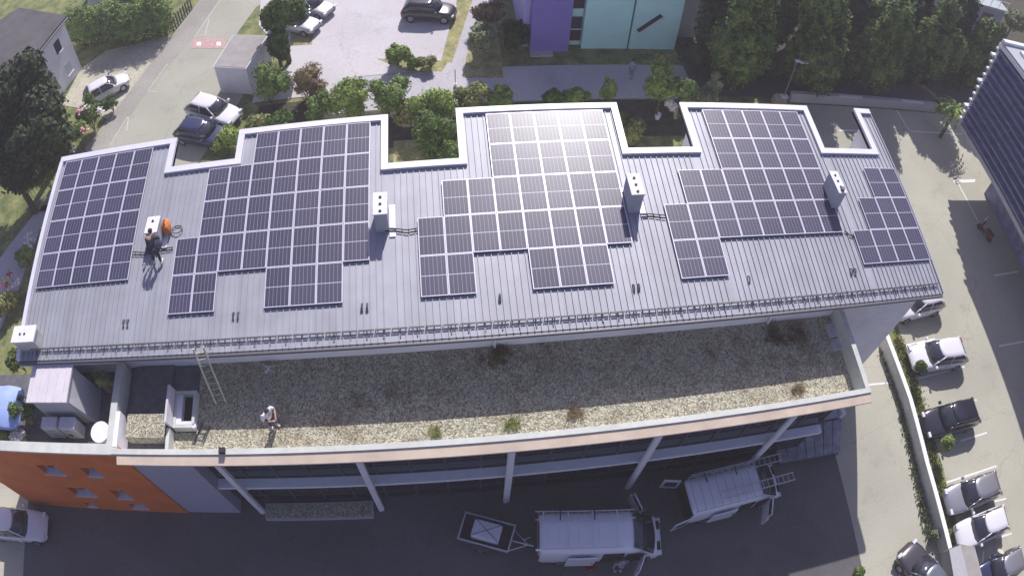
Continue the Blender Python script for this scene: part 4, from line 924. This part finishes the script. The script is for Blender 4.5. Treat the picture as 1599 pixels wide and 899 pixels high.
m = MB(); m.cyl((55.4, 6.0, 0), (55.4, 6.0, ZB), .2, 12); m.cyl((55.4, -8.0, 0), (55.4, -8.0, ZB), .2, 12); m.cyl((55.4, -22.0, 0), (55.4, -22, ZB), .2, 12); m.build('column', 'office_frame', t) if 0 else None
struct('kerb_strip', xy([(1489, 281), (1523, 280), (1522, 285), (1489, 286)]), .01, 'white_paint')

# ------------------------------------------------------------------ cars
def smooth_ring(hw, pts): return pts
def wheels(par, xs, hy, r=.32, w_=.2):
    for x in xs:
        for s in (-1, 1):
            m = MB().cyl((x, s * (hy - w_), r), (x, s * hy, r), r, 20); wh = m.build('wheel', 'rubber', par, world=False)
            MB().cyl((x, s * (hy - .02), r), (x, s * (hy + .012), r), r * .62, 12).build('rim', 'rim_alloy', wh, world=False)
def car(name, label, loc, ang, L=4.3, W=1.78, H=1.46, paint='car_white', style='hatch', group='parked cars', roofm=None):
    t = thing(name, label, 'car', (loc[0], loc[1], 0.0), ang, group)
    hb = .92 if style != 'suv' else 1.05           # belt height
    # body loft: stations along x (front = +x)
    st = []
    for s, wk, zt_, zb_ in ((-.5, .74, .62, .38), (-.485, .86, .80, .26), (-.43, .95, .96 if style == 'hatch' else .93, .2), (-.30, 1.0, 1.0, .19), (-.1, 1.0, .99, .19), (.12, 1.0, .97, .19), (.26, .99, .93, .19), (.38, .95, .84, .2), (.455, .86, .74, .25), (.49, .72, .60, .33), (.5, .6, .5, .38)):
        zt_ *= hb; w_ = W / 2 * wk; x = s * L
        ring = [(x, -w_ * .90, zb_), (x, -w_ * .985, zb_ + .12), (x, -w_, zb_ + (zt_ - zb_) * .5), (x, -w_ * .97, zt_ - .1), (x, -w_ * .86, zt_ - .01), (x, -w_ * .45, zt_ + .025), (x, 0, zt_ + .035), (x, w_ * .45, zt_ + .025), (x, w_ * .86, zt_ - .01), (x, w_ * .97, zt_ - .1), (x, w_, zb_ + (zt_ - zb_) * .5), (x, w_ * .985, zb_ + .12), (x, w_ * .90, zb_)]
        st.append(ring)
    MB().loft(st).build('body', paint, t, world=False, smooth=True, sub=2, fix=True)
    xr = -.475 if style in ('hatch', 'suv') else -.36; xf = .25; tr_ = -.36 if style == 'suv' else (-.33 if style == 'hatch' else -.21); tf = .07
    wb, wt = W / 2 * .90, W / 2 * .69
    def out(xa, xb, ww, z, cr=.10):
        xa, xb = xa * L, xb * L; return [(xa, -ww * .75, z), (xa + cr * .5, -ww * .96, z), (xa + .5, -ww, z), ((xa + xb) / 2, -ww * 1.0, z), (xb - .55, -ww * .99, z), (xb - .22, -ww * .93, z), (xb - .03, -ww * .6, z), (xb + .02, 0, z), (xb - .03, ww * .6, z), (xb - .22, ww * .93, z), (xb - .55, ww * .99, z), ((xa + xb) / 2, ww, z), (xa + .5, ww, z), (xa + cr * .5, ww * .96, z), (xa, ww * .75, z)]
    base = out(xr, xf, wb, hb * .93); mid_ = out(xr * .45 + tr_ * .55 - .01, (xf + tf) / 2 + .01, (wb + wt) / 2 + .02, (hb + H) / 2 * .99); top = out(tr_, tf, wt, H - .05)
    gk = MB().loft([base, mid_, top]).build('windows', 'glass_car', t, world=False, smooth=True, fix=True)
    rt = out(tr_ - .012, tf + .012, wt + .03, H - .075); r2 = out(tr_ + .0, tf - .002, wt - .03, H - .015); r3 = out(tr_ + .05, tf - .05, wt * .6, H + .012)
    mm = MB().loft([rt, r2, r3]); 
    # pillars
    def pil(i, wd=.05):
        for j in (i, 14 - i):
            p = [Vector(base[j]), Vector(mid_[j]), Vector(top[j])]
            for a_, b_ in zip(p[:-1], p[1:]): mm.cyl(a_, b_, wd, 6)
    pil(5, .04); pil(3, .03); pil(1, .075)
    mm.build('roof', roofm or paint, t, world=False, smooth=True, fix=True)
    for s in (-1, 1):
        m = MB(); m.bbox((xf * L - .42, s * (W / 2 + .07) - .09, hb - .02), (xf * L - .26, s * (W / 2 + .07) + .09, hb + .13), .03); m.build('mirror', paint, t, world=False)
        m = MB(); m.bbox((L * .44, s * W * .34 - .16, .58), (L * .482, s * W * .34 + .16, .72), .02); m.build('headlight', 'headlamp', t, world=False)
        m = MB(); m.bbox((-L * .492, s * W * .36 - .12, .66), (-L * .462, s * W * .36 + .12, .84), .02); m.build('tail_light', 'tail_red', t, world=False)
        m = MB(); m.box((-.3, s * (W / 2 + .003) - .006, hb * .80), (-.12, s * (W / 2 + .003) + .006, hb * .82)); m.build('door_handle', 'plastic_grey', t, world=False)
    MB().bbox((L * .485, -.45, .36), (L * .506, .45, .48), .01).build('grille', 'dark', t, world=False)
    wheels(t, (-L * .30, L * .315), W / 2 - .01, .32 if style != 'suv' else .36)
    return t
def carpx(label, a, b, paint, W=1.78, H=1.46, style='hatch', z=.8, L=None, group='parked cars', roofm=None, name='parked_car'):
    A, Bq = G(*a, z), G(*b, z); d = Bq - A; L2 = L or hypot(d.x, d.y); ang = atan2(d.y, d.x); c = (A + Bq) / 2
    return car(name, label, (c.x, c.y), ang, L2, W, H, paint, style, group, roofm)
# a = rear, b = front pixel
carpx('white saloon car nose-in behind the small round tree', (1508, 546), (1424, 557), 'car_white', 1.8)
carpx('black car with the bright round tree in front of it', (1527, 640), (1445, 662), 'car_black', 1.82, 1.5)
carpx('silver saloon car in the east parking bay', (1561, 752), (1480, 783), 'car_silver', 1.8)
carpx('white car with dark windscreen next to the silver saloon', (1573, 806), (1497, 838), 'car_white', 1.78)
carpx('white car partly hidden behind the south-east roof corner', (1470, 462), (1398, 480), 'car_white', 1.75)
carpx('dark car with pale roof cut off by the bottom edge beside the concrete wall', (1468, 925), (1432, 868), 'car_maroon', 1.8, 1.5, roofm='car_grey', z=1.0, L=4.2)
carpx('silver and dark car at the bottom right corner', (1600, 868), (1530, 905), 'car_navy', 1.75, roofm='car_silver', z=.9)
carpx('white hatchback at the lower left beside the orange wall', (-24, 812), (70, 820), 'car_white', 1.8, 1.5, z=.8)
carpx('white hatchback parked beside the white house', (138, 150), (192, 120), 'car_white', 1.75, z=.8, L=4.1)
carpx('white car parked on the street side next to the garage', (292, 158), (374, 182), 'car_white', 1.8, z=.8, L=4.5)
carpx('dark blue car parked beside the white one near the roof notch', (280, 198), (350, 212), 'car_navy', 1.8, z=.8, L=4.2)
carpx('silver car at the top edge, upper one beside the dark tree', (450, -2), (518, 14), 'car_silver', 1.8, z=.8, L=4.4)
carpx('silver car below the upper one beside the dark tree', (430, 26), (492, 38), 'car_silver', 1.8, z=.8, L=4.3)
carpx('black glinting car at the top of the parking court', (628, 12), (712, 16), 'car_black', 1.9, 1.6, 'suv', .8)

# ------------------------------------------------------------------ vans
def van(label, loc, ang, L, W, H, rear_open, stripes, wide_rack):
    t = thing('parked_van', label, 'van', (loc[0], loc[1], 0), ang, 'white vans in the yard'); hl = L / 2
    st = []
    for x, wk, zt_, zb_ in ((-hl, .90, H - .12, .42), (-hl + .04, .97, H - .03, .34), (-hl + .3, 1, H, .3), (0, 1, H, .3), (hl * .32, 1.0, H, .3), (hl * .40, .99, H - .05, .3), (hl * .45, .985, H - .14, .3)):
        w_ = W / 2 * wk; wt = w_ * .86
        st.append([(x, -w_ * .95, zb_), (x, -w_, zb_ + .2), (x, -w_, 1.2), (x, -w_ * .95, zt_ - .35), (x, -wt, zt_ - .05), (x, -wt * .5, zt_), (x, 0, zt_ + .01), (x, wt * .5, zt_), (x, wt, zt_ - .05), (x, w_ * .95, zt_ - .35), (x, w_, 1.2), (x, w_, zb_ + .2), (x, w_ * .95, zb_)])
    # nose
    for x, wk, zt_, zb_ in ((hl * .84, .975, 1.20, .3), (hl * .90, .945, 1.11, .3), (hl * .95, .86, .98, .32), (hl * .985, .70, .84, .34), (hl * 1.0, .5, .66, .4)):
        w_ = W / 2 * wk; st.append([(x, -w_ * .95, zb_), (x, -w_, zb_ + .15), (x, -w_, zt_ * .72), (x, -w_ * .97, zt_ - .12), (x, -w_ * .84, zt_ - .03), (x, -w_ * .45, zt_), (x, 0, zt_ + .01), (x, w_ * .45, zt_), (x, w_ * .84, zt_ - .03), (x, w_ * .97, zt_ - .12), (x, w_, zt_ * .72), (x, w_, zb_ + .15), (x, w_ * .95, zb_)])
    MB().loft(st).build('body', 'van_white', t, world=False, smooth=True, sub=1, fix=True)
    # windscreen lying on the slope between roof and bonnet
    x0, z0, x1, z1 = hl * .45, H - .10, hl * .85, 1.22; off = Vector(((z0 - z1), 0, (x1 - x0))).normalized() * .03
    m = MB(); V = []
    for k_ in range(7):
        s = k_ / 6 * 2 - 1
        for (xx, zz, ww) in ((x0 - .05 * s * s, z0, W / 2 * .78), (x1 - .12 * s * s, z1, W / 2 * .88)): V.append(Vector((xx, s * ww, zz)) + off)
    m.add(V, [(2 * i, 2 * i + 1, 2 * i + 3, 2 * i + 2) for i in range(6)]); ws = m.build('windscreen', 'glass_car', t, world=False, smooth=True); q = ws.modifiers.new('s', 'SOLIDIFY'); q.thickness = .02
    for s in (-1, 1):
        MB().bbox((hl * .89, s * W * .24 - .2, 1.04), (hl * .945, s * W * .24 + .2, 1.12), .01).build('air_vent', 'dark', t, world=False)
        MB().bbox((hl * .93, s * W * .38 - .12, .72), (hl * .985, s * W * .38 + .12, .9), .02).build('headlight', 'headlamp', t, world=False)
        MB().bbox((hl * .66, s * (W / 2 + .16) - .1, 1.25), (hl * .73, s * (W / 2 + .16) + .1, 1.6), .03).build('mirror', 'plastic_grey', t, world=False)
    wheels(t, (-hl * .62, hl * .62), W / 2 + .002, .36, .24)
    # right side (towards the camera): sliding door slid back, dark opening, front door open
    y_ = -W / 2
    MB().box((hl * -.02, y_ - .012, .55), (hl * .30, y_ + .05, H - .42)).build('side_opening', 'dark', t, world=False)
    MB().box((hl * .36, y_ - .014, .6), (hl * .62, y_ + .05, H - .55)).build('cab_opening', 'dark', t, world=False)
    m = MB(); Q = Matrix.Translation((-hl * .35, y_ - .13, .5)); m.bbox((-.62, -.03, 0), (.62, .03, H - .85), .02, Q); sdr = m.build('sliding_door', 'van_white', t, world=False)
    MB().box((-hl * .35 + .48, y_ - .175, 1.0), (-hl * .35 + .54, y_ - .161, 1.16)).build('door_handle', 'plastic_grey', sdr, world=False)
    for s, on in ((-1, True), (1, not stripes)):
        if not on: continue
        m = MB(); Q = Matrix.Translation((hl * .64, s * W / 2, .45)) @ Matrix.Rotation(s * radians(-68 if s < 0 else 68) * -1 * s if 0 else (radians(-112) if s < 0 else radians(112)), 4, 'Z')
        m.bbox((0, -.03, 0), (1.0, .03, .85), .02, Q); m.box((.0, -.025, 1.3), (.85, .025, 1.36), Q); m.box((.82, -.025, .84), (.88, .025, 1.36), Q); m.box((0, -.025, .84), (.06, .025, 1.36), Q)
        dr = m.build('front_door', 'van_white', t, world=False); MB().box((.06, -.008, .86), (.82, .008, 1.3), Q).build('door_window', 'glass_car', dr, world=False)
    if rear_open:
        MB().box((-hl - .012, -W / 2 + .12, .5), (-hl + .05, W / 2 - .12, H - .3)).build('rear_opening', 'dark', t, world=False)
        for s, an in ((-1, 190), (1, 165)):
            m = MB(); Q = Matrix.Translation((-hl, s * (W / 2 - .03), .45)) @ Matrix.Rotation(radians(an), 4, 'Z'); m.bbox((0, -.03, 0), (.82, .03, H - .95), .02, Q); dr = m.build('rear_door', 'van_white', t, world=False)
            MB().box((.12, -.036, H - 1.75), (.7, .036, H - 1.15), Q).build('door_window', 'glass_car', dr, world=False)
    else:
        for s in (-1, 1): MB().bbox((-hl - .02, s * W * .44 - .06, .8), (-hl + .02, s * W * .44 + .06, 1.5), .01).build('tail_light', 'tail_red', t, world=False)
        MB().box((-hl - .015, -.6, 1.35), (-hl + .02, .6, 1.85)).build('rear_window', 'glass_car', t, world=False)
    # roof rack
    m = MB(); rx0, rx1 = -hl + .15, hl * (.18 if not wide_rack else .38); ry = W / 2 * .86; zr_ = H + .12
    for y2 in (-ry, ry): m.box((rx0, y2 - .02, zr_), (rx1, y2 + .02, zr_ + .05))
    nb = 9 if wide_rack else 4
    for i in range(nb): x = rx0 + (rx1 - rx0) * i / (nb - 1); m.box((x - .018, -ry, zr_ - .01), (x + .018, ry, zr_ + .025)); m.box((x - .018, -ry, H - .08), (x + .018, -ry + .03, zr_)); m.box((x - .018, ry - .03, H - .08), (x + .018, ry, zr_))
    m.build('roof_rack', 'alu' if wide_rack else 'steel_paint', t, world=False)
    for q_ in (.22, .68):
        MB().box((rx0 + (rx1 - rx0) * q_ - .025, ry - .42, zr_ + .13), (rx0 + (rx1 - rx0) * q_ + .025, ry + .02, zr_ + .15)).build('strap', 'dark', t, world=False)
    if not wide_rack:
        MB().cyl((rx0 - .35, -ry + .02, zr_ + .12), (rx1 + .2, -ry + .02, zr_ + .12), .055, 10).build('pipe_holder', 'van_white', t, world=False)
        m = MB()
        for i in range(6): m.box((rx0 + .2 + i * .42, -.55, H + .012), (rx0 + .23 + i * .42, .25, H + .03))
        m.build('roof_rib', 'van_white', t, world=False)
    return t, zr_
def V2(a, b): return Vector((a.x, a.y)), Vector((b.x, b.y))
a1, b1 = G(843, 812, 1.6), G(1022, 826, 1.2); an1 = radians(-6)
c1 = Vector((23.9, -16.0)); van1, zr1 = van('white van with two roof ladders and its front doors open, coupled near the trailer', c1, an1, 5.5, 2.0, 2.35, False, False, False)
c2 = Vector((30.35, -14.75)); van2, zr2 = van('white van with barred roof rack, rear and side doors open, near the platform', c2, radians(4), 4.9, 1.9, 2.0, True, True, True)
def on_van(c, ang, x, y): return Vector((c[0] + x * cos(ang) - y * sin(ang), c[1] + x * sin(ang) + y * cos(ang)))
def vladder(label, c, ang, x0, x1, y, z, wd=.4):
    o = ladder_mesh(x1 - x0, wd, .27, .02, .014).build('ladder', 'alu'); A = on_van(c, ang, x0, y); Bq = on_van(c, ang, x1, y); place(o, (A.x, A.y, z), (Bq.x, Bq.y, z)); tag(o, label, 'ladder')
vladder('aluminium ladder strapped along the north side of the larger van roof', c1, an1, -2.95, 1.25, .66, zr1 + .09, .36)
vladder('aluminium ladder along the north edge of the barred roof rack', c2, radians(4), -2.2, 2.35, .72, zr2 + .08, .34)
vladder('aluminium ladder along the south part of the barred roof rack, sticking out over the bonnet', c2, radians(4), -1.0, 2.72, -.35, zr2 + .08, .36)
# things around van 1
c = G(920, 884, .2); t = thing('tool_crate', 'red crate on the ground below the open side door of the larger van', 'crate', (c.x, c.y, 0), .2)
m = MB()
for a, b in (((-.22, -.17, 0), (.22, -.15, .3)), ((-.22, .15, 0), (.22, .17, .3)), ((-.22, -.15, 0), (-.2, .15, .3)), ((.2, -.15, 0), (.22, .15, .3)), ((-.2, -.15, 0), (.2, .15, .03))): m.box(a, b)
m.build('box', 'red_plastic', t, world=False); MB().tube([(-.22, 0, .3), (-.15, 0, .42), (.15, 0, .42), (.22, 0, .3)], .014).build('handle', 'dark', t, world=False)
# ------------------------------------------------------------------ trailer
Pt = [G(x, y, .75) for x, y in ((727, 799), (805, 820), (794, 862), (714, 839))]
ax_ = Vector((Pt[1].x - Pt[0].x, Pt[1].y - Pt[0].y, 0)); ct = sum(Pt, Vector()) / 4; at = atan2(ax_.y, ax_.x); TL, TWd = ax_.length, 1.28
t = thing('box_trailer', 'open grey-sided box trailer carrying a white tank, left of the vans', 'trailer', (ct.x, ct.y, 0), at)
m = MB(); hl, hw = TL / 2, TWd / 2; m.box((-hl, -hw, .42), (hl, hw, .46)); m.build('floor', 'trailer_floor', t, world=False)
m = MB()
for a, b in (((-hl, -hw, .46), (hl, -hw + .03, .78)), ((-hl, hw - .03, .46), (hl, hw, .78)), ((-hl, -hw + .03, .46), (-hl + .03, hw - .03, .78)), ((hl - .03, -hw + .03, .46), (hl, hw - .03, .78))): m.box(a, b)
m.build('side_board', 'trailer_side', t, world=False)
m = MB()
for a, b in (((-hl - .02, -hw - .02, .78), (hl + .02, -hw + .045, .81)), ((-hl - .02, hw - .045, .78), (hl + .02, hw + .02, .81)), ((-hl - .02, -hw + .045, .78), (-hl + .045, hw - .045, .81)), ((hl - .045, -hw + .045, .78), (hl + .02, hw - .045, .81))): m.box(a, b)
m.build('top_rail', 'alu', t, world=False)
for s in (-1, 1):
    w_ = MB().cyl((-.05, s * (hw + .02), .28), (-.05, s * (hw + .2), .28), .28, 18).build('wheel', 'rubber', t, world=False); MB().cyl((-.05, s * (hw + .05), .28), (-.05, s * (hw + .21), .28), .15, 12).build('rim', 'rim_alloy', w_, world=False)
    MB().bbox((-.4, s * (hw + .12) - .1, .56), (.3, s * (hw + .12) + .1, .6), .015).build('mudguard', 'plastic_grey', t, world=False)
m = MB(); m.tube([(hl, -.5, .42), (hl + .75, 0, .42)], .03); m.tube([(hl, .5, .42), (hl + .75, 0, .42)], .03); m.tube([(hl, 0, .42), (hl + 1.0, 0, .45)], .035); m.cyl((hl + .55, .1, .1), (hl + .55, .1, .7), .03, 8); m.tube([(hl + .5, .1, .7), (hl + .75, .3, .72)], .02); m.build('drawbar', 'alu', t, world=False)
t2 = thing('water_tank', 'white rounded tank strapped with dark cross straps inside the trailer', 'tank', (ct.x, ct.y, .46), at)
m = MB(); m.bbox((-.62, -.42, 0), (.62, .42, .62), .09); m.build('tank_body', 'tank_white', t2, world=False, smooth=False)
for s in (-1, 1):
    m = MB(); m.cyl((-.6, s * .41, .64), (.6, -s * .41, .64), .014, 6); m.build('strap', 'gutter_metal', t2, world=False)
MB().cyl((.05, .2, .62), (.05, .2, .66), .09, 14).build('cap', 'trim_metal', t2, world=False)

# scooter under the office
c = G(1540, 360, .5); t = thing('motor_scooter', 'dark red scooter with pale windshield in the shade under the louvred office', 'scooter', (c.x, c.y, 0), 1.9)
for x in (-.6, .6): w_ = MB().cyl((x, -.06, .24), (x, .06, .24), .24, 16).build('wheel', 'rubber', t, world=False)
m = MB(); m.bbox((-.75, -.17, .35), (.05, .17, .72), .06); m.bbox((.0, -.16, .22), (.45, .16, .32), .03); m.bbox((.42, -.2, .25), (.55, .2, .95), .03); m.build('body', 'scooter_red', t, world=False)
MB().bbox((-.7, -.14, .72), (.0, .14, .8), .03).build('seat', 'dark', t, world=False)
MB().cyl((.5, -.3, 1.0), (.5, .3, 1.0), .02, 8).cyl((.5, 0, .9), (.5, 0, 1.02), .03, 8).build('handlebar', 'dark', t, world=False)
MB().bbox((.5, -.22, 1.0), (.54, .22, 1.45), .015).build('windshield', 'chimney_white', t, world=False)

# ------------------------------------------------------------------ people
def skin_chain(name, verts, edges, radii, mt, parent, root=0, sub=2):
    me = bpy.data.meshes.new(name); me.from_pydata([tuple(v) for v in verts], edges, []); me.materials.append(MATS[mt])
    o = bpy.data.objects.new(name, me); COL.objects.link(o); o.parent = parent
    q = o.modifiers.new('skin', 'SKIN'); sv = me.skin_vertices[0].data
    for i, r in enumerate(radii): sv[i].radius = (r, r) if not isinstance(r, tuple) else r
    sv[root].use_root = True; q.use_smooth_shade = True
    s_ = o.modifiers.new('sub', 'SUBSURF'); s_.levels = s_.render_levels = sub
    return o
def person(label, loc, ang, J, top='shirt_white', trs='trousers_dark', shoes='shoe_white', hair='hair_dark', sleeve='short'):
    """J: joints in local metres, facing +x: pelvis chest neck head; l/r sho elb wri hip kne ank."""
    t = thing('person', label, 'person', loc, ang)
    v = []; e = []; r = []
    def a(p, rad): v.append(Vector(p)); r.append(rad); return len(v) - 1
    def L(i, j): e.append((i, j)); return j
    pe = a(J['pelvis'], .125); ab = L(pe, a((Vector(J['pelvis']) + Vector(J['chest'])) / 2, .12)); ch = L(ab, a(J['chest'], .145)); ne = L(ch, a(J['neck'], .055))
    hd = Vector(J['head']); nk = Vector(J['neck']); d = (hd - nk).normalized(); h1 = L(ne, a(hd - d * .05, .075)); h2 = L(h1, a(hd + d * .03, .092)); h3 = L(h2, a(hd + d * .1, .07))
    pts = {}
    for s in 'lr':
        sh = L(ch, a(J[s + 'sho'], .062)); el = L(sh, a(J[s + 'elb'], .042)); wr = L(el, a(J[s + 'wri'], .028))
        hv = Vector(J.get(s + 'han', Vector(J[s + 'wri']) + (Vector(J[s + 'wri']) - Vector(J[s + 'elb'])).normalized() * .08)); ha = L(wr, a(hv, .032))
        dd = (hv - Vector(J[s + 'wri'])).normalized(); sd_ = dd.cross(Vector((0, 0, 1))); sd_ = sd_.normalized() if sd_.length > .1 else Vector((0, 1, 0))
        for k_, ln in ((-.03, .07), (-.01, .085), (.01, .08), (.03, .06)): L(ha, a(hv + sd_ * k_ + dd * ln + Vector((0, 0, -.02)), .009))
        L(ha, a(hv + sd_ * (.05 if s == 'l' else -.05) + dd * .02, .011))
        hp = L(pe, a(J[s + 'hip'], .09)); kn = L(hp, a(J[s + 'kne'], .06)); an = L(kn, a(J[s + 'ank'], .04)); f = Vector(J[s + 'ank']); L(an, a(f + Vector((.13, 0, -.04)), .035))
    skin_chain('body', v, e, r, 'skin', t)
    # shirt
    v2 = [J['pelvis'], (Vector(J['pelvis']) + Vector(J['chest'])) / 2, J['chest'], Vector(J['chest']).lerp(Vector(J['neck']), .6)]; e2 = [(0, 1), (1, 2), (2, 3)]; r2 = [.15, .155, .178, .075]
    for s in 'lr':
        i = len(v2); k_ = .85 if sleeve == 'short' else 1; v2 += [J[s + 'sho'], Vector(J[s + 'sho']).lerp(Vector(J[s + 'elb']), k_)]; r2 += [.088, .062]; e2 += [(2, i), (i, i + 1)]
        if sleeve == 'long': v2.append(J[s + 'wri']); r2.append(.045); e2.append((i + 1, i + 2))
    skin_chain('shirt', v2, e2, r2, top, t, 1)
    v3 = [Vector(J['pelvis']) + Vector((0, 0, .03))]; e3 = []; r3 = [.14]
    for s in 'lr':
        i = len(v3); v3 += [J[s + 'hip'], J[s + 'kne'], Vector(J[s + 'ank']) + Vector((0, 0, .04))]; r3 += [.108, .078, .062]; e3 += [(0, i), (i, i + 1), (i + 1, i + 2)]
    skin_chain('trousers', v3, e3, r3, trs, t, 0)
    for s in 'lr':
        f = Vector(J[s + 'ank']); m = MB(); m.bbox((f.x - .09, f.y - .05, f.z - .085), (f.x + .2, f.y + .05, f.z + .02), .03); m.build('shoe', shoes, t, world=False, smooth=True)
    bm = bmesh.new(); bmesh.ops.create_icosphere(bm, subdivisions=3, radius=1); bk = Vector((-1, 0, .2)).normalized()
    for x in bm.verts: x.co = hd + d * .045 + Vector((x.co.x * .108 - .012, x.co.y * .098, x.co.z * .108 + .012)) if x.co.x < .45 or x.co.z > .35 else hd + Vector((.02, x.co.y * .07, .03))
    MB().addbm(bm).build('hair', hair, t, world=False, smooth=True)
    m = MB()
    fx = hd + Vector((.088, 0, .0)); m.bbox((fx.x - .01, -.013 + fx.y, fx.z - .03), (fx.x + .028, .013 + fx.y, fx.z + .012), .006); m.build('nose', 'skin', t, world=False)
    for s in (-1, 1): MB().bbox((fx.x - .006, fx.y + s * .032 - .011, fx.z + .018), (fx.x + .004, fx.y + s * .032 + .011, fx.z + .03), .004).build('eye', 'hair_dark', t, world=False)
    MB().bbox((fx.x - .008, fx.y - .024, fx.z - .058), (fx.x + .002, fx.y + .024, fx.z - .048), .003).build('mouth', 'red_plastic', t, world=False)
    return t
JS = dict(pelvis=(0, 0, .95), chest=(.05, 0, 1.32), neck=(.10, 0, 1.50), head=(.17, 0, 1.62), lsho=(.06, .20, 1.40), rsho=(.06, -.20, 1.40), lelb=(.08, .34, 1.13), relb=(.08, -.34, 1.13), lwri=(.32, .12, 1.12), rwri=(.32, -.12, 1.12),
          lhip=(0, .10, .90), rhip=(0, -.10, .90), lkne=(.04, .11, .49), rkne=(.02, -.11, .49), lank=(0, .12, .085), rank=(-.06, -.12, .085))
c = G(429, 667, ZG)
person('person in white shirt and dark trousers standing on the gravel roof, hands together', (c.x, c.y + .05, ZG), radians(-38), JS)
# person crouching behind the left chimney
cz = RP(0, -5.7, HR).z; JC = dict(pelvis=(-.06, 0, .88), chest=(.26, 0, 1.14), neck=(.40, 0, 1.24), head=(.50, 0, 1.30), lsho=(.28, .20, 1.19), rsho=(.28, -.20, 1.19), lelb=(.46, .27, .98), relb=(.44, -.30, .95), lwri=(.66, .14, .92), rwri=(.66, -.10, .86),
          lhip=(-.05, .10, .84), rhip=(-.05, -.10, .84), lkne=(.08, .14, .46), rkne=(.04, -.16, .46), lank=(-.04, .15, .085), rank=(-.12, -.22, .085))
person('person in dark clothes bending over the chimney beside the westernmost array', (6.42, -5.98, cz), radians(88), JC, 'shirt_dark', 'trousers_dark', 'shoe_white', sleeve='long')
cz2 = RP(0, -4.6, HR).z
t = thing('cable_bag', 'orange bag lying against the chimney next to the bending person', 'bag', (6.69, -4.55, cz2), .2); m = MB(); bm = bmesh.new(); bmesh.ops.create_icosphere(bm, subdivisions=3, radius=1)
for x in bm.verts: x.co = Vector((x.co.x * .2, x.co.y * .36, .28 + x.co.z * .3)) * (1 + .12 * noise.noise(x.co * 2))
m.addbm(bm).build('bag_body', 'orange_cloth', t, world=False, smooth=True); MB().tube([(0, -.2, .5), (.0, 0, .68), (0, .2, .5)], .018).build('strap', 'dark', t, world=False)
t = MB(); R = random.Random(3); pc = RP(7.12, -4.62, HR + .06)
t.tube([pc + Vector((.26 * cos(i * .42) + .02 * R.random(), .2 * sin(i * .42), .015 * (i / 15))) for i in range(46)], .014, 5); tag(t.build('cable_coil', 'guard_metal'), 'loose coil of thin cable on the roof right of the orange bag', 'cable')
c = G(224, 411, 9.75); q = RP(0, 0, 0); c = RP(c.x, c.y / cos(SL), HR + .05); t = thing('paint_bottle', 'tiny white bottle standing on the roof below the bending person', 'bottle', c); MB().cyl((0, 0, 0), (0, 0, .16), .045, 12).build('bottle_body', 'tank_white', t, world=False); MB().cyl((0, 0, .16), (0, 0, .2), .02, 10).build('cap', 'plastic_grey', t, world=False)
# pedestrian on the shaded path
JW = dict(pelvis=(0, 0, .95), chest=(.02, 0, 1.32), neck=(.04, 0, 1.50), head=(.07, 0, 1.63), lsho=(.02, .19, 1.41), rsho=(.02, -.19, 1.41), lelb=(-.12, .24, 1.15), relb=(.12, -.24, 1.16), lwri=(-.1, .24, .92), rwri=(.26, -.22, .98),
          lhip=(0, .1, .9), rhip=(0, -.1, .9), lkne=(.22, .1, .52), rkne=(-.05, -.1, .5), lank=(.28, .1, .1), rank=(-.32, -.1, .13))
c = G(984, 124, 0); person('pedestrian in pale clothes walking on the shaded path below the turquoise wall', (c.x, c.y, .01), radians(60), JW, 'shirt_blue', 'skirt_grey')
# worker beside the larger van
c = G(964, 889, 0); person('person in blue shirt standing by the open front door of the larger van', (c.x, c.y, 0), radians(95), JS, 'shirt_blue', 'trousers_dark', sleeve='short')
# wheelie bin / bicycle by the palm
c = G(1465, 165, .5); t = thing('waste_bin', 'dark waste bin at the east end of the low concrete wall', 'bin', (c.x, c.y, 0)); MB().bbox((c.x - .3, c.y - .3, .08), (c.x + .3, c.y + .3, 1.0), .04).build('bin_body', 'dark', t); MB().bbox((c.x - .33, c.y - .34, 1.0), (c.x + .33, c.y + .34, 1.07), .02).build('lid', 'plastic_grey', t)
t = MB(); a, b = G(1435, 132, 0), G(1460, 152, 0); d = (b - a).normalized(); n_ = Vector((-d.y, d.x, 0)) * .3
t.prism([(p.x, p.y) for p in (a + n_, b + n_, b - n_, a - n_)], 0, .12); tag(t.build('kerb_slab', 'brick'), 'brown slab lying in the shade near the waste bin', 'slab')

# ------------------------------------------------------------------ air
hz = MB().box((-80, -70, -1.2), (140, 90, 33.5)).build('haze', 'white_paint'); tag(hz, 'thin pale haze over the whole place', 'haze', kind='stuff')
hm_ = bpy.data.materials.new('haze'); hm_.use_nodes = True; n = hm_.node_tree.nodes; n.remove(n['Principled BSDF']); pv = n.new('ShaderNodeVolumePrincipled')
pv.inputs['Color'].default_value = (1.0, .96, .98, 1); pv.inputs['Density'].default_value = .0013; pv.inputs['Anisotropy'].default_value = 0.0
hm_.node_tree.links.new(pv.outputs[0], n['Material Output'].inputs['Volume']); hz.data.materials[0] = hm_
